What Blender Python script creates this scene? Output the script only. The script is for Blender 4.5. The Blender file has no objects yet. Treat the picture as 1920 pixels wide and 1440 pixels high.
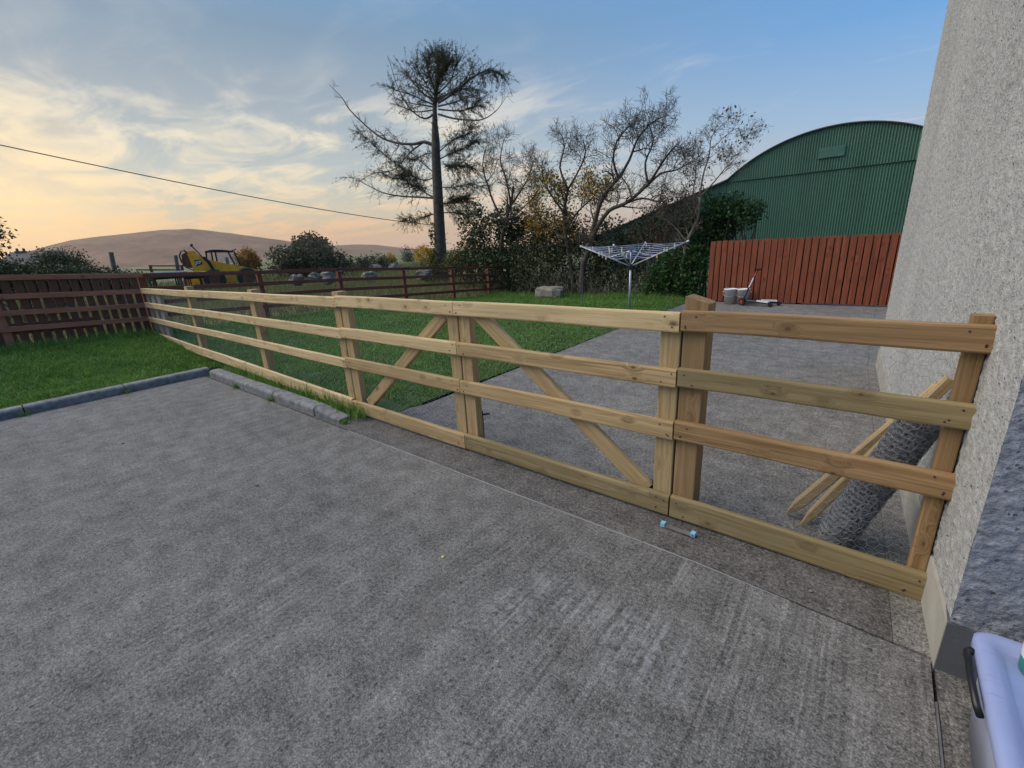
import bpy, math, random
import numpy as np
from mathutils import Vector, Matrix, noise as mnoise

random.seed(7)
RNG = np.random.default_rng(7)
SC = bpy.context.scene
COL = SC.collection

# ------------------------------------------------------------------ camera
CAM_H = 1.6
FPX = 832.0
ROT = np.array([[0.7800719445654858, -0.14662944328898492, 0.608266033625571],
                [0.6235582589476977, 0.26236280691696673, -0.7364379507092003],
                [-0.05160289720488389, 0.9537638931661299, 0.29609386534112686]])
cam_data = bpy.data.cameras.new('camera')
cam_data.sensor_width = 36.0
cam_data.lens = FPX / 1920.0 * 36.0
cam_data.clip_start = 0.02
cam_data.clip_end = 20000
cam = bpy.data.objects.new('camera', cam_data)
COL.objects.link(cam)
M4 = Matrix.Identity(4)
for i in range(3):
    for j in range(3):
        M4[i][j] = ROT[i][j]
M4[2][3] = CAM_H
cam.matrix_world = M4
SC.camera = cam

# ------------------------------------------------------------------ render settings
SC.render.engine = 'CYCLES'
SC.cycles.use_denoising = True
SC.cycles.max_bounces = 5
SC.cycles.diffuse_bounces = 3
SC.cycles.transparent_max_bounces = 12
SC.cycles.volume_bounces = 0
SC.view_settings.view_transform = 'Standard'
SC.view_settings.look = 'None'
SC.view_settings.exposure = 0.0
SC.view_settings.gamma = 1.0
SC.view_settings.use_curve_mapping = False


class NT:
    """small helper to write node trees"""
    def __init__(self, tree):
        self.t = tree
    def new(self, kind, **kw):
        n = self.t.nodes.new(kind)
        for k, v in kw.items():
            setattr(n, k, v)
        return n
    def put(self, sock, v):
        if isinstance(v, bpy.types.NodeSocket):
            self.t.links.new(v, sock)
        elif v is not None:
            if hasattr(sock.default_value, '__len__') and not hasattr(v, '__len__'):
                v = [v] * len(sock.default_value)
            if hasattr(v, '__len__') and len(v) == 3 and len(sock.default_value) == 4:
                v = (*v, 1)
            sock.default_value = v
    def math(self, op, a, b=None, c=None, clamp=False):
        n = self.new('ShaderNodeMath', operation=op, use_clamp=clamp)
        self.put(n.inputs[0], a)
        if b is not None: self.put(n.inputs[1], b)
        if c is not None: self.put(n.inputs[2], c)
        return n.outputs[0]
    def vmath(self, op, a, b=None):
        n = self.new('ShaderNodeVectorMath', operation=op)
        self.put(n.inputs[0], a)
        if b is not None: self.put(n.inputs[1], b)
        return n.outputs['Value'] if op in ('DOT_PRODUCT', 'LENGTH') else n.outputs[0]
    def mix(self, f, a, b, blend='MIX'):
        n = self.new('ShaderNodeMix', data_type='RGBA', blend_type=blend)
        n.clamp_factor = True
        self.put(n.inputs[0], f); self.put(n.inputs[6], a); self.put(n.inputs[7], b)
        return n.outputs[2]
    def ramp(self, f, stops, interp='LINEAR'):
        n = self.new('ShaderNodeValToRGB')
        r = n.color_ramp; r.interpolation = interp
        while len(r.elements) < len(stops): r.elements.new(0.5)
        for e, (p, c) in zip(r.elements, stops):
            e.position = p
            e.color = (c, c, c, 1) if not hasattr(c, '__len__') else (*c, 1)
        self.put(n.inputs[0], f)
        return n.outputs[0]
    def rng(self, v, a, b, c=0.0, d=1.0, smooth=True):
        n = self.new('ShaderNodeMapRange', interpolation_type='SMOOTHSTEP' if smooth else 'LINEAR')
        for i, x in enumerate((v, a, b, c, d)): self.put(n.inputs[i], x)
        return n.outputs[0]
    def noise(self, vec, scale, detail=4, rough=0.55, dist=0.0):
        n = self.new('ShaderNodeTexNoise')
        if vec is not None: self.put(n.inputs['Vector'], vec)
        n.inputs['Scale'].default_value = scale; n.inputs['Detail'].default_value = detail
        n.inputs['Roughness'].default_value = rough; n.inputs['Distortion'].default_value = dist
        return n.outputs[0]
    def vor(self, vec, scale, feature='F1', out='Distance', rand=1.0):
        n = self.new('ShaderNodeTexVoronoi', feature=feature)
        self.put(n.inputs['Vector'], vec); n.inputs['Scale'].default_value = scale
        n.inputs['Randomness'].default_value = rand
        return n.outputs[out]
    def mapping(self, vec, scale=(1, 1, 1), loc=(0, 0, 0), rot=(0, 0, 0)):
        n = self.new('ShaderNodeMapping')
        self.put(n.inputs[0], vec); self.put(n.inputs['Scale'], scale)
        self.put(n.inputs['Location'], loc); self.put(n.inputs['Rotation'], rot)
        return n.outputs[0]
    def sep(self, v):
        n = self.new('ShaderNodeSeparateXYZ'); self.put(n.inputs[0], v); return n.outputs
    def comb(self, x, y, z):
        n = self.new('ShaderNodeCombineXYZ')
        for i, q in enumerate((x, y, z)): self.put(n.inputs[i], q)
        return n.outputs[0]


# ------------------------------------------------------------------ sky and light
SUN_AZ = (-0.9985, 0.045)            # low in the west, left edge of the view
SUN_EL = math.radians(2.2)
SKY_STRENGTH = 1.08
world = bpy.data.worlds.new('World')
SC.world = world
world.use_nodes = True
wt = world.node_tree
wt.nodes.clear()
W = NT(wt)
tc = W.new('ShaderNodeTexCoord')
D = tc.outputs['Generated']
dx, dy, dz = W.sep(D)
zc = W.math('MAXIMUM', dz, 0.0)
sdot = W.vmath('DOT_PRODUCT', D, (SUN_AZ[0], SUN_AZ[1], 0.04))
toward = W.rng(sdot, -0.15, 1.0)
blue = W.ramp(zc, [(0.0, (0.70, 0.60, 0.58)), (0.08, (0.60, 0.63, 0.70)), (0.18, (0.33, 0.53, 0.80)), (0.30, (0.145, 0.40, 0.80)), (0.50, (0.09, 0.33, 0.74)), (1.0, (0.14, 0.33, 0.64))])
warm = W.ramp(zc, [(0.0, (0.95, 0.50, 0.18)), (0.035, (0.80, 0.50, 0.26)), (0.085, (0.66, 0.62, 0.47)), (0.15, (0.50, 0.57, 0.57)), (0.27, (0.34, 0.42, 0.50)), (0.36, (0.21, 0.33, 0.46)), (0.50, (0.12, 0.35, 0.70)), (1.0, (0.16, 0.34, 0.62))])
base = W.mix(toward, blue, warm)
# high thin cloud, on a flat layer overhead
inv = W.math('DIVIDE', 1.0, W.math('ADD', zc, 0.09))
cu = W.comb(W.math('MULTIPLY', dx, inv), W.math('MULTIPLY', dy, inv), 0.0)
c1 = W.noise(W.mapping(cu, (0.75, 1.25, 1), (0.35, 0.2, 0), (0, 0, 0.55)), 1.9, 10, 0.60, 0.55)
c2 = W.noise(W.mapping(cu, (0.6, 1.0, 1), (3.1, 1.7, 0), (0, 0, 0.3)), 0.62, 3, 0.5, 0.2)
cov = W.math('ADD', W.math('MULTIPLY', c1, 0.66), W.math('MULTIPLY', c2, 0.34))
thr = W.rng(sdot, 0.10, 0.80, 0.600, 0.455)
cloud = W.rng(W.math('SUBTRACT', cov, thr), -0.03, 0.135)
cloud = W.math('MULTIPLY', cloud, W.rng(zc, 0.0, 0.05, 0.5, 1.0))
cloud = W.math('MULTIPLY', cloud, W.rng(zc, 0.20, 0.34, 1.0, 0.16))
ccol_warm = W.ramp(zc, [(0.0, (1.0, 0.55, 0.24)), (0.07, (1.0, 0.64, 0.33)), (0.12, (0.95, 0.79, 0.54)), (0.20, (0.93, 0.84, 0.65)), (0.32, (0.82, 0.80, 0.69)), (0.5, (0.60, 0.66, 0.72))])
ccol_cool = W.ramp(zc, [(0.0, (0.88, 0.68, 0.60)), (0.14, (0.86, 0.78, 0.76)), (0.3, (0.72, 0.76, 0.80)), (0.5, (0.50, 0.62, 0.78)), (1.0, (0.40, 0.54, 0.74))])
ccol = W.mix(W.rng(sdot, 0.30, 0.97), ccol_cool, ccol_warm)
skyc = W.mix(W.math('MULTIPLY', cloud, 0.90), base, ccol)
glow = W.rng(sdot, 0.965, 1.0)
skyc = W.mix(W.math('MULTIPLY', glow, 0.38), skyc, (1.20, 0.84, 0.38))
# physical sky of the same low sun, weighted in
nish = W.new('ShaderNodeTexSky', sky_type='NISHITA')
nish.sun_disc = False
nish.sun_elevation = math.radians(6)
nish.sun_rotation = math.atan2(SUN_AZ[0], SUN_AZ[1])
nish_c = W.mix(1.0, nish.outputs[0], (0.05, 0.05, 0.05), 'MULTIPLY')
total = W.mix(0.10, skyc, nish_c)
bg = W.new('ShaderNodeBackground')
wt.links.new(total, bg.inputs['Color'])
bg.inputs['Strength'].default_value = SKY_STRENGTH
wo = W.new('ShaderNodeOutputWorld')
wt.links.new(bg.outputs[0], wo.inputs['Surface'])

fill_sun_d = bpy.data.lights.new('sun', 'SUN')
fill_sun_d.energy = 3.5
fill_sun_d.angle = math.radians(60)       # broad fill added well above the sunset glow to brighten ground and fence
fill_sun_d.color = (1.0, 0.88, 0.72)
sun = bpy.data.objects.new('sun', fill_sun_d)
COL.objects.link(sun)
LAMP_EL = math.radians(47)
sv = Vector((-0.86 * math.cos(LAMP_EL), -0.51 * math.cos(LAMP_EL), math.sin(LAMP_EL)))
sun.rotation_euler = sv.to_track_quat('Z', 'Y').to_euler()
sun.location = (-20, 2, 12)

# ------------------------------------------------------------------ placement helpers
def ray(px, py):
    return ROT @ np.array([px - 960.0, 720.0 - py, -FPX])
def at_y(px, py, y):
    r = ray(px, py); p = r * (y / r[1]); p[2] += CAM_H; return Vector(p)
def at_d(px, py, d):
    r = ray(px, py); p = r / math.hypot(r[0], r[1]) * d; p[2] += CAM_H; return Vector(p)

def smooth(t):
    t = max(0.0, min(1.0, t)); return t * t * (3 - 2 * t)
def lawn_h(x, y):
    left = smooth((-7.7 - x) / 3.4)
    h = 0.25 * left * (1 - smooth((y - 3) / 9))
    h += 0.08 * left * max(0, min(1.5, (2.4 - y) / 2))
    h -= 0.11 * smooth((y - 7.5) / 5.5) * smooth((-4.6 - x) / 5)
    return 0.004 + 0.031 * smooth((-3.74 - x) / .45) + h
def terrain_h(x, y):
    if x < -11.25:
        h = lawn_h(-11.3, max(-3, min(13, y))) - 0.03
        t = smooth((-11.3 - x) / 12)
        return h * (1 - t) + (-0.02) * t + 0.05 * mnoise.noise((x * .2, y * .2, 0)) * min(1, (-11.25 - x) / 4)
    if y > 12.9:
        return -0.12
    return -0.14

# ------------------------------------------------------------------ mesh helpers
class MB:
    def __init__(self):
        self.v = []; self.f = []
    def add(self, vs, fs):
        o = len(self.v)
        self.v.extend([tuple(p) for p in vs]); self.f.extend([tuple(i + o for i in q) for q in fs])
        return self
    def box(self, a, b):
        (x0, y0, z0), (x1, y1, z1) = a, b
        vs = [(x0, y0, z0), (x1, y0, z0), (x1, y1, z0), (x0, y1, z0), (x0, y0, z1), (x1, y0, z1), (x1, y1, z1), (x0, y1, z1)]
        return self.add(vs, [(0, 3, 2, 1), (4, 5, 6, 7), (0, 1, 5, 4), (1, 2, 6, 5), (2, 3, 7, 6), (3, 0, 4, 7)])
    def tube(self, pts, radii, n=6, cap=True):
        pts = [Vector(p) for p in pts]
        if not hasattr(radii, '__len__'): radii = [radii] * len(pts)
        vs = []; fs = []
        up = Vector((0, 0, 1)); prev = None
        for i, p in enumerate(pts):
            d = (pts[min(i + 1, len(pts) - 1)] - pts[max(i - 1, 0)])
            if d.length < 1e-9: d = up.copy()
            d.normalize()
            if prev is None:
                a = d.cross(up if abs(d.z) < 0.9 else Vector((1, 0, 0)))
            else:
                a = prev - d * prev.dot(d)
                if a.length < 1e-6: a = d.cross(Vector((1, 0, 0)))
            a.normalize(); prev = a; b = d.cross(a)
            for k in range(n):
                t = 2 * math.pi * k / n
                vs.append(p + (a * math.cos(t) + b * math.sin(t)) * radii[i])
        for i in range(len(pts) - 1):
            for k in range(n):
                k2 = (k + 1) % n
                fs.append((i * n + k, i * n + k2, (i + 1) * n + k2, (i + 1) * n + k))
        if cap:
            fs.append(tuple(range(n - 1, -1, -1))); fs.append(tuple((len(pts) - 1) * n + k for k in range(n)))
        return self.add(vs, fs)
    def prism(self, poly, vec):
        n = len(poly); v = Vector(vec)
        vs = [Vector(p) for p in poly] + [Vector(p) + v for p in poly]
        fs = [tuple(range(n - 1, -1, -1)), tuple(range(n, 2 * n))]
        fs += [(i, (i + 1) % n, n + (i + 1) % n, n + i) for i in range(n)]
        return self.add(vs, fs)
    def lathe(self, prof, n=20, loc=(0, 0, 0)):
        vs = []; fs = []
        for r, z in prof:
            for k in range(n):
                t = 2 * math.pi * k / n
                vs.append((loc[0] + r * math.cos(t), loc[1] + r * math.sin(t), loc[2] + z))
        for i in range(len(prof) - 1):
            for k in range(n):
                k2 = (k + 1) % n
                fs.append((i * n + k, i * n + k2, (i + 1) * n + k2, (i + 1) * n + k))
        return self.add(vs, fs)
    def build(self, name, mat, parent=None, smooth_=False, props=None):
        off = wloc(parent)
        me = bpy.data.meshes.new(name)
        me.from_pydata([(p[0] - off[0], p[1] - off[1], p[2] - off[2]) for p in self.v], [], self.f)
        if smooth_:
            me.polygons.foreach_set('use_smooth', [True] * len(me.polygons))
        me.materials.append(mat)
        me.update()
        return link(name, me, parent, props=props)

WL = {}
def wloc(o):
    return WL.get(o.name, (0, 0, 0)) if o is not None else (0, 0, 0)
def link(name, data, parent=None, loc=None, rot=None, props=None):
    o = bpy.data.objects.new(name, data)
    COL.objects.link(o)
    pl = wloc(parent)
    if parent is not None: o.parent = parent
    w = pl if loc is None else tuple(loc)
    o.location = (w[0] - pl[0], w[1] - pl[1], w[2] - pl[2])
    if rot is not None: o.rotation_euler = rot
    WL[o.name] = w
    if props:
        for k, v in props.items(): o[k] = v
    return o
def tag(o, label, cat, group=None, kind=None):
    if label: o['label'] = label
    if cat: o['category'] = cat
    if group: o['group'] = group
    if kind: o['kind'] = kind
    return o
def thing(name, label, cat, loc, group=None):
    return tag(link(name, None, None, loc), label, cat, group)
def structure(o):
    o['kind'] = 'structure'; return o
def np_mesh(name, verts, faces, mat, parent=None, props=None, smooth_=False):
    """verts (n,3), faces (m,k) with k fixed"""
    off = np.array(wloc(parent), float)
    verts = np.asarray(verts, np.float32) - off.astype(np.float32)
    faces = np.asarray(faces, np.int32)
    k = faces.shape[1]
    me = bpy.data.meshes.new(name)
    me.vertices.add(len(verts)); me.vertices.foreach_set('co', verts.ravel())
    me.loops.add(faces.size); me.loops.foreach_set('vertex_index', faces.ravel())
    me.polygons.add(len(faces))
    me.polygons.foreach_set('loop_start', np.arange(0, faces.size, k, dtype=np.int32))
    if smooth_: me.polygons.foreach_set('use_smooth', np.ones(len(faces), bool))
    me.materials.append(mat)
    me.update(calc_edges=True)
    return link(name, me, parent, props=props)

# ------------------------------------------------------------------ materials
def new_mat(name):
    m = bpy.data.materials.new(name); m.use_nodes = True
    n = NT(m.node_tree)
    b = m.node_tree.nodes['Principled BSDF']
    return m, n, b
def set_bump(n, b, h, strength=0.3, dist=0.01):
    bn = n.new('ShaderNodeBump'); bn.inputs['Strength'].default_value = strength
    bn.inputs['Distance'].default_value = dist
    n.put(bn.inputs['Height'], h); n.put(b.inputs['Normal'], bn.outputs[0])
def simple(name, col, rough=0.6, metal=0.0, var=0.15, scale=6.0, bump=0.0, bscale=40.0):
    m, n, b = new_mat(name)
    co = n.new('ShaderNodeTexCoord').outputs['Object']
    f = n.noise(co, scale, 5, 0.6)
    dark = tuple(c * (1 - var) for c in col); light = tuple(min(1, c * (1 + var)) for c in col)
    n.put(b.inputs['Base Color'], n.ramp(f, [(0.3, dark), (0.7, light)]))
    n.put(b.inputs['Roughness'], n.rng(n.noise(co, scale * 2.3, 3), 0.3, 0.7, max(0, rough - .08), min(1, rough + .08)))
    b.inputs['Metallic'].default_value = metal
    if bump: set_bump(n, b, n.noise(co, bscale, 4), bump, 0.01)
    return m

def timber_mat(name, cols, knot=(0.10, 0.045, 0.02), knots=1.0, rough=0.75, greyed=None):
    """board running along its own X axis"""
    m, n, b = new_mat(name)
    co = n.new('ShaderNodeTexCoord').outputs['Object']
    oi = n.new('ShaderNodeObjectInfo')
    rnd = oi.outputs['Random']
    sh = n.vmath('ADD', co, n.comb(n.math('MULTIPLY', rnd, 37.0), n.math('MULTIPLY', rnd, 11.0), n.math('MULTIPLY', rnd, 5.0)))
    kv = n.mapping(sh, (6.0, 0.0, 10.5))
    kd = n.vor(kv, 1.0, 'F1', 'Distance')
    kc = n.new('ShaderNodeTexVoronoi'); n.put(kc.inputs['Vector'], kv); kc.inputs['Scale'].default_value = 1.0
    krand = n.sep(kc.outputs['Color'])[0]
    is_k = n.math('GREATER_THAN', krand, 1 - 0.62 * knots)
    kmask = n.math('MULTIPLY', n.rng(kd, 0.06, n.math('ADD', 0.07, n.math('MULTIPLY', n.math('POWER', n.math('FRACT', n.math('MULTIPLY', krand, 17.0)), 2.0), 0.15)), 1.0, 0.0), is_k)
    khalo = n.math('MULTIPLY', n.rng(kd, 0.10, 0.46, 1.0, 0.0), is_k)
    warp = n.math('MULTIPLY', khalo, 0.03)
    gx, gy, gz = n.sep(sh)
    gv = n.comb(n.math('MULTIPLY', gx, 0.9), n.math('ADD', gy, warp), n.math('ADD', gz, warp))
    gr = n.noise(n.mapping(gv, (1.0, 26, 26)), 1.6, 5, 0.65, 0.8)
    gr2 = n.noise(n.mapping(gv, (1.5, 160, 160)), 1.2, 3, 0.6)
    big = n.noise(n.mapping(sh, (0.8, 4, 4)), 1.5, 3, 0.5)
    tone = n.math('ADD', n.math('MULTIPLY', gr, 0.7), n.math('MULTIPLY', gr2, 0.3))
    c = n.ramp(tone, [(0.36, cols[0]), (0.48, cols[1]), (0.60, cols[2])])
    c = n.mix(n.math('MULTIPLY', n.rng(big, 0.42, 0.68), 0.5), c, cols[3])
    rr = n.math('MULTIPLY', n.math('SUBTRACT', rnd, 0.5), 1.0)
    c = n.mix(n.rng(rr, -0.5, 0.5, 0.0, 0.35, False), c, cols[4])
    c = n.mix(n.math('MULTIPLY', khalo, 0.32), c, tuple(0.5 * q for q in cols[0]))
    c = n.mix(n.math('MULTIPLY', kmask, 0.85), c, knot)
    dirt = n.noise(n.mapping(sh, (2.2, 9, 9)), 2.4, 6, 0.7)
    c = n.mix(n.rng(dirt, 0.56, 0.74, 0, 0.38), c, tuple(0.45 * q for q in cols[1]))
    chk = n.noise(n.mapping(gv, (2.0, 90, 90)), 1.0, 2, 0.5)
    c = n.mix(n.rng(chk, 0.69, 0.74, 0, 0.6), c, tuple(0.35 * q for q in cols[0]))
    n.put(b.inputs['Base Color'], c)
    b.inputs['Roughness'].default_value = rough
    b.inputs['Specular IOR Level'].default_value = 0.3
    set_bump(n, b, n.math('ADD', gr, n.math('MULTIPLY', gr2, 0.6)), 0.35, 0.004)
    return m

M = {}
M['wood_new'] = timber_mat('new_timber', [(0.3704, 0.241, 0.118), (0.5886, 0.4139, 0.2147), (0.754, 0.5621, 0.3166), (0.4762, 0.3521, 0.1771), (0.5159, 0.4077, 0.2147)])
M['wood_mid'] = timber_mat('duller_new_timber', [(0.2426, 0.1529, 0.07056), (0.4022, 0.2705, 0.131), (0.5363, 0.3763, 0.1966), (0.3192, 0.2294, 0.1109), (0.3447, 0.2587, 0.126)])
M['wood_green'] = timber_mat('green_tinged_timber', [(0.1474, 0.1018, 0.04557), (0.2458, 0.1794, 0.087), (0.3385, 0.257, 0.1326), (0.1802, 0.1455, 0.06629), (0.2185, 0.1746, 0.087)])
M['wood_grey'] = timber_mat('weathered_timber', [(0.17, 0.14, 0.11), (0.27, 0.23, 0.18), (0.36, 0.31, 0.25), (0.22, 0.20, 0.17), (0.26, 0.23, 0.19)], knots=0.6)
M['wood_brown'] = timber_mat('brown_timber', [(0.1676, 0.0943, 0.04048), (0.2794, 0.1667, 0.0759), (0.3726, 0.2357, 0.1164), (0.205, 0.1323, 0.06072), (0.236, 0.161, 0.08096)], knots=0.6)
M['wood_stake'] = timber_mat('stake_timber', [(0.28, 0.18, 0.09), (0.41, 0.285, 0.15), (0.50, 0.37, 0.21), (0.35, 0.25, 0.13), (0.38, 0.28, 0.15)], knots=0.4)
M['red_board'] = timber_mat('red_brown_stained_board', [(0.1308, 0.03295, 0.01674), (0.2253, 0.06178, 0.0311), (0.3197, 0.09882, 0.05023), (0.1526, 0.03844, 0.01914), (0.2471, 0.0755, 0.03827)], knot=(0.0872, 0.02059, 0.009568), knots=0.7)
M['red_rail'] = timber_mat('red_brown_stained_rail', [(0.1265, 0.0368, 0.0253), (0.184, 0.0552, 0.0368), (0.253, 0.0828, 0.05405), (0.1495, 0.046, 0.0299), (0.161, 0.0575, 0.04025)], knot=(0.069, 0.023, 0.0138), knots=0.5)
M['brown_rail'] = timber_mat('brown_stained_rail', [(0.2367, 0.08504, 0.0483), (0.3457, 0.132, 0.07728), (0.4549, 0.1906, 0.1146), (0.2821, 0.1056, 0.06279), (0.3276, 0.132, 0.07849)], knot=(0.091, 0.03519, 0.01932), knots=0.4)
M['gap_shade'] = simple('gap_shade_black', (0.018, 0.010, 0.008), 0.9)  # near black, stands for the shade seen through the board fence gaps
M['brown_board'] = timber_mat('dark_brown_board', [(0.0759, 0.03087, 0.019), (0.1132, 0.04741, 0.02945), (0.1588, 0.06946, 0.0437), (0.09108, 0.03969, 0.0247), (0.1104, 0.04961, 0.0323)], knot=(0.0276, 0.01103, 0.00665), knots=0.5)

def concrete_mat(name, brush_axis, tint=(1, 1, 1), brush=1.0, dust=True):
    m, n, b = new_mat(name)
    P = n.new('ShaderNodeNewGeometry').outputs['Position']
    x, y, z = n.sep(P)
    wob = n.math('MULTIPLY', n.noise(P, 0.7, 2), 0.10)
    if brush_axis == 'Y':
        across = n.math('ADD', x, wob); along = y
    else:
        across = n.math('ADD', y, wob); along = x
    bl = n.noise(n.comb(n.math('MULTIPLY', across, 42.0), n.math('MULTIPLY', along, 0.9), 0.0), 1.0, 3, 0.62)
    bl2 = n.noise(n.comb(n.math('MULTIPLY', across, 95.0), n.math('MULTIPLY', along, 1.3), 3.0), 1.0, 3, 0.6)
    where = n.rng(n.noise(n.mapping(P, (1.2, .5, 1)), 0.9, 3), 0.44, 0.68, 0.10, 0.6)
    if brush_axis == 'Y':
        where = n.math('MAXIMUM', where, n.math('MULTIPLY', n.rng(x, -1.7, -0.4, 0.0, 0.85), n.rng(n.noise(n.mapping(P, (6.0, .6, 1)), 1.0, 3), 0.40, 0.58, 0.12, 1.0)))
    fine = n.noise(P, 150, 4, 0.7)
    grit = n.noise(P, 55, 5, 0.72)
    mid = n.noise(P, 7, 5, 0.62)
    big = n.noise(P, 0.9, 5, 0.6)
    t = n.math('ADD', n.math('MULTIPLY', mid, 0.28), n.math('MULTIPLY', grit, 0.58))
    t = n.math('ADD', t, n.math('MULTIPLY', big, 0.15))
    t = n.math('ADD', t, n.math('MULTIPLY', n.math('SUBTRACT', fine, 0.5), 0.75))
    lines = n.math('MULTIPLY', n.math('SUBTRACT', n.math('ADD', n.math('MULTIPLY', bl, .6), n.math('MULTIPLY', bl2, .4)), 0.5), n.math('MULTIPLY', where, 0.62 * brush))
    t = n.math('ADD', t, lines)
    def tt(c): return tuple(q * k for q, k in zip(c, tint))
    c = n.ramp(t, [(0.33, tt((0.033, 0.032, 0.030))), (0.47, tt((0.111, 0.107, 0.101))), (0.58, tt((0.200, 0.192, 0.183))), (0.72, tt((0.34, 0.332, 0.32)))])
    # dark spots of grit
    sp = n.vor(P, 26, 'F1', 'Distance')
    spr = n.noise(P, 19, 2)
    c = n.mix(n.math('MULTIPLY', n.rng(sp, 0.12, 0.26, 1, 0), n.rng(spr, 0.50, 0.60, 0, 0.85)), c, (0.045, 0.042, 0.04))
    # stains
    st = n.noise(P, 1.7, 4, 0.55, 0.3)
    c = n.mix(n.rng(st, 0.60, 0.74, 0, 0.45), c, tt((0.10, 0.090, 0.075)))
    if dust:
        for (cx, cy, rr_, a_) in [(-0.57, 1.28, 0.028, .7), (-0.71, 1.05, 0.03, .55), (-1.29, .82, 0.05, .4), (-0.62, 1.33, 0.02, .7)]:
            dd = n.vmath('LENGTH', n.vmath('SUBTRACT', n.comb(x, y, n.math('MULTIPLY', n.math('SUBTRACT', n.noise(P, 60, 4, .7), .5), rr_ * 7)), (cx, cy, 0)))
            c = n.mix(n.math('MULTIPLY', n.rng(dd, rr_ * .2, rr_ * 1.5, 1, 0), a_), c, (0.045, 0.040, 0.035))
        dmask = 0.0
        for (cx, cy, rx, ry) in [(-1.12, 1.22, 0.16, 0.16), (-0.95, 1.46, 0.20, 0.14), (-0.60, 1.45, 0.28, 0.16), (-0.48, 1.34, 0.2, 0.14), (-0.9, 2.2, 0.16, 0.07)]:
            ex = n.math('DIVIDE', n.math('SUBTRACT', x, cx), rx); ey = n.math('DIVIDE', n.math('SUBTRACT', y, cy), ry)
            r = n.math('ADD', n.math('MULTIPLY', ex, ex), n.math('MULTIPLY', ey, ey))
            one = n.rng(r, 0.1, 1.3, 1.0, 0.0)
            dmask = one if not isinstance(dmask, bpy.types.NodeSocket) else n.math('MAXIMUM', dmask, one)
        dn = n.rng(n.math('ADD', n.math('MULTIPLY', n.noise(P, 30, 6, 0.75), 0.6), n.math('MULTIPLY', bl, 0.4)), 0.45, 0.62)
        c = n.mix(n.math('MULTIPLY', n.math('MULTIPLY', dmask, dn), 0.32), c, (0.50, 0.51, 0.54))
    n.put(b.inputs['Base Color'], c)
    b.inputs['Roughness'].default_value = 0.88
    b.inputs['Specular IOR Level'].default_value = 0.25
    h = n.math('ADD', n.math('MULTIPLY', lines, 1.6), n.math('MULTIPLY', grit, 0.5))
    h = n.math('ADD', h, n.math('MULTIPLY', fine, 0.35))
    set_bump(n, b, h, 0.55, 0.010)
    return m
M['conc_front'] = concrete_mat('brushed_concrete_front', 'Y')
M['conc_back'] = concrete_mat('brushed_concrete_back', 'X', (1.16, 1.14, 1.13), 0.8, dust=False)
M['conc_strip'] = concrete_mat('darker_concrete_strip', 'X', (0.78, 0.76, 0.76), 1.1, dust=False)  # same concrete, tinted darker than the yard slabs
M['strip'] = simple('joint_filler', (0.27, 0.27, 0.275), 0.5)
M['kerb'] = simple('kerb_concrete', (0.165, 0.165, 0.168), 0.85, var=0.45, scale=14, bump=0.5, bscale=70)
M['earth'] = simple('earth', (0.06, 0.05, 0.035), 0.95, var=0.4, scale=3)

def leafy(name, c0, c1, c2, trans=0.25, rough=0.55):
    m, n, b = new_mat(name)
    g = n.new('ShaderNodeNewGeometry')
    f = n.math('ADD', n.math('MULTIPLY', g.outputs['Random Per Island'], 0.6), n.math('MULTIPLY', n.noise(g.outputs['Position'], 1.3, 3), 0.4))
    col = n.ramp(f, [(0.15, c0), (0.5, c1), (0.85, c2)])
    n.put(b.inputs['Base Color'], col)
    b.inputs['Roughness'].default_value = rough
    b.inputs['Specular IOR Level'].default_value = 0.25
    tr = n.new('ShaderNodeBsdfTranslucent'); n.put(tr.inputs['Color'], col)
    mx = n.new('ShaderNodeMixShader'); mx.inputs[0].default_value = trans
    out = m.node_tree.nodes['Material Output']
    m.node_tree.links.new(b.outputs[0], mx.inputs[1]); m.node_tree.links.new(tr.outputs[0], mx.inputs[2])
    m.node_tree.links.new(mx.outputs[0], out.inputs['Surface'])
    return m
M['grass'] = leafy('lawn_grass', (0.03974, 0.09384, 0.01325), (0.1159, 0.2374, 0.03864), (0.287, 0.4416, 0.1104), 0.35)
M['rough_grass'] = leafy('rough_field_grass', (0.07, 0.085, 0.03), (0.15, 0.16, 0.06), (0.30, 0.27, 0.13), 0.35)
M['leaf_dark'] = leafy('dark_ivy_leaves', (0.012, 0.020, 0.008), (0.028, 0.045, 0.015), (0.07, 0.085, 0.025), 0.2)
M['leaf_hedge'] = leafy('hedge_leaves', (0.022, 0.032, 0.012), (0.045, 0.058, 0.022), (0.085, 0.09, 0.038), 0.2)
M['leaf_green'] = leafy('laurel_leaves', (0.015, 0.042, 0.012), (0.03, 0.078, 0.02), (0.06, 0.125, 0.03), 0.2, 0.4)
M['leaf_olive'] = leafy('olive_leaves', (0.035, 0.045, 0.012), (0.075, 0.085, 0.02), (0.16, 0.15, 0.03), 0.35)
M['leaf_yellow'] = leafy('yellow_autumn_leaves', (0.22, 0.12, 0.01), (0.42, 0.25, 0.02), (0.60, 0.38, 0.04), 0.45)
M['leaf_orange'] = leafy('orange_autumn_leaves', (0.16, 0.085, 0.02), (0.28, 0.15, 0.03), (0.38, 0.22, 0.05), 0.35)
M['leaf_larch'] = leafy('larch_needles', (0.018, 0.028, 0.016), (0.035, 0.05, 0.026), (0.075, 0.085, 0.035), 0.25)
M['leaf_brown'] = leafy('brown_leaves', (0.05, 0.03, 0.02), (0.10, 0.06, 0.035), (0.16, 0.10, 0.05), 0.25)
M['leaf_far'] = leafy('distant_bush_leaves', (0.045, 0.052, 0.032), (0.08, 0.088, 0.05), (0.13, 0.125, 0.07), 0.25)
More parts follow.
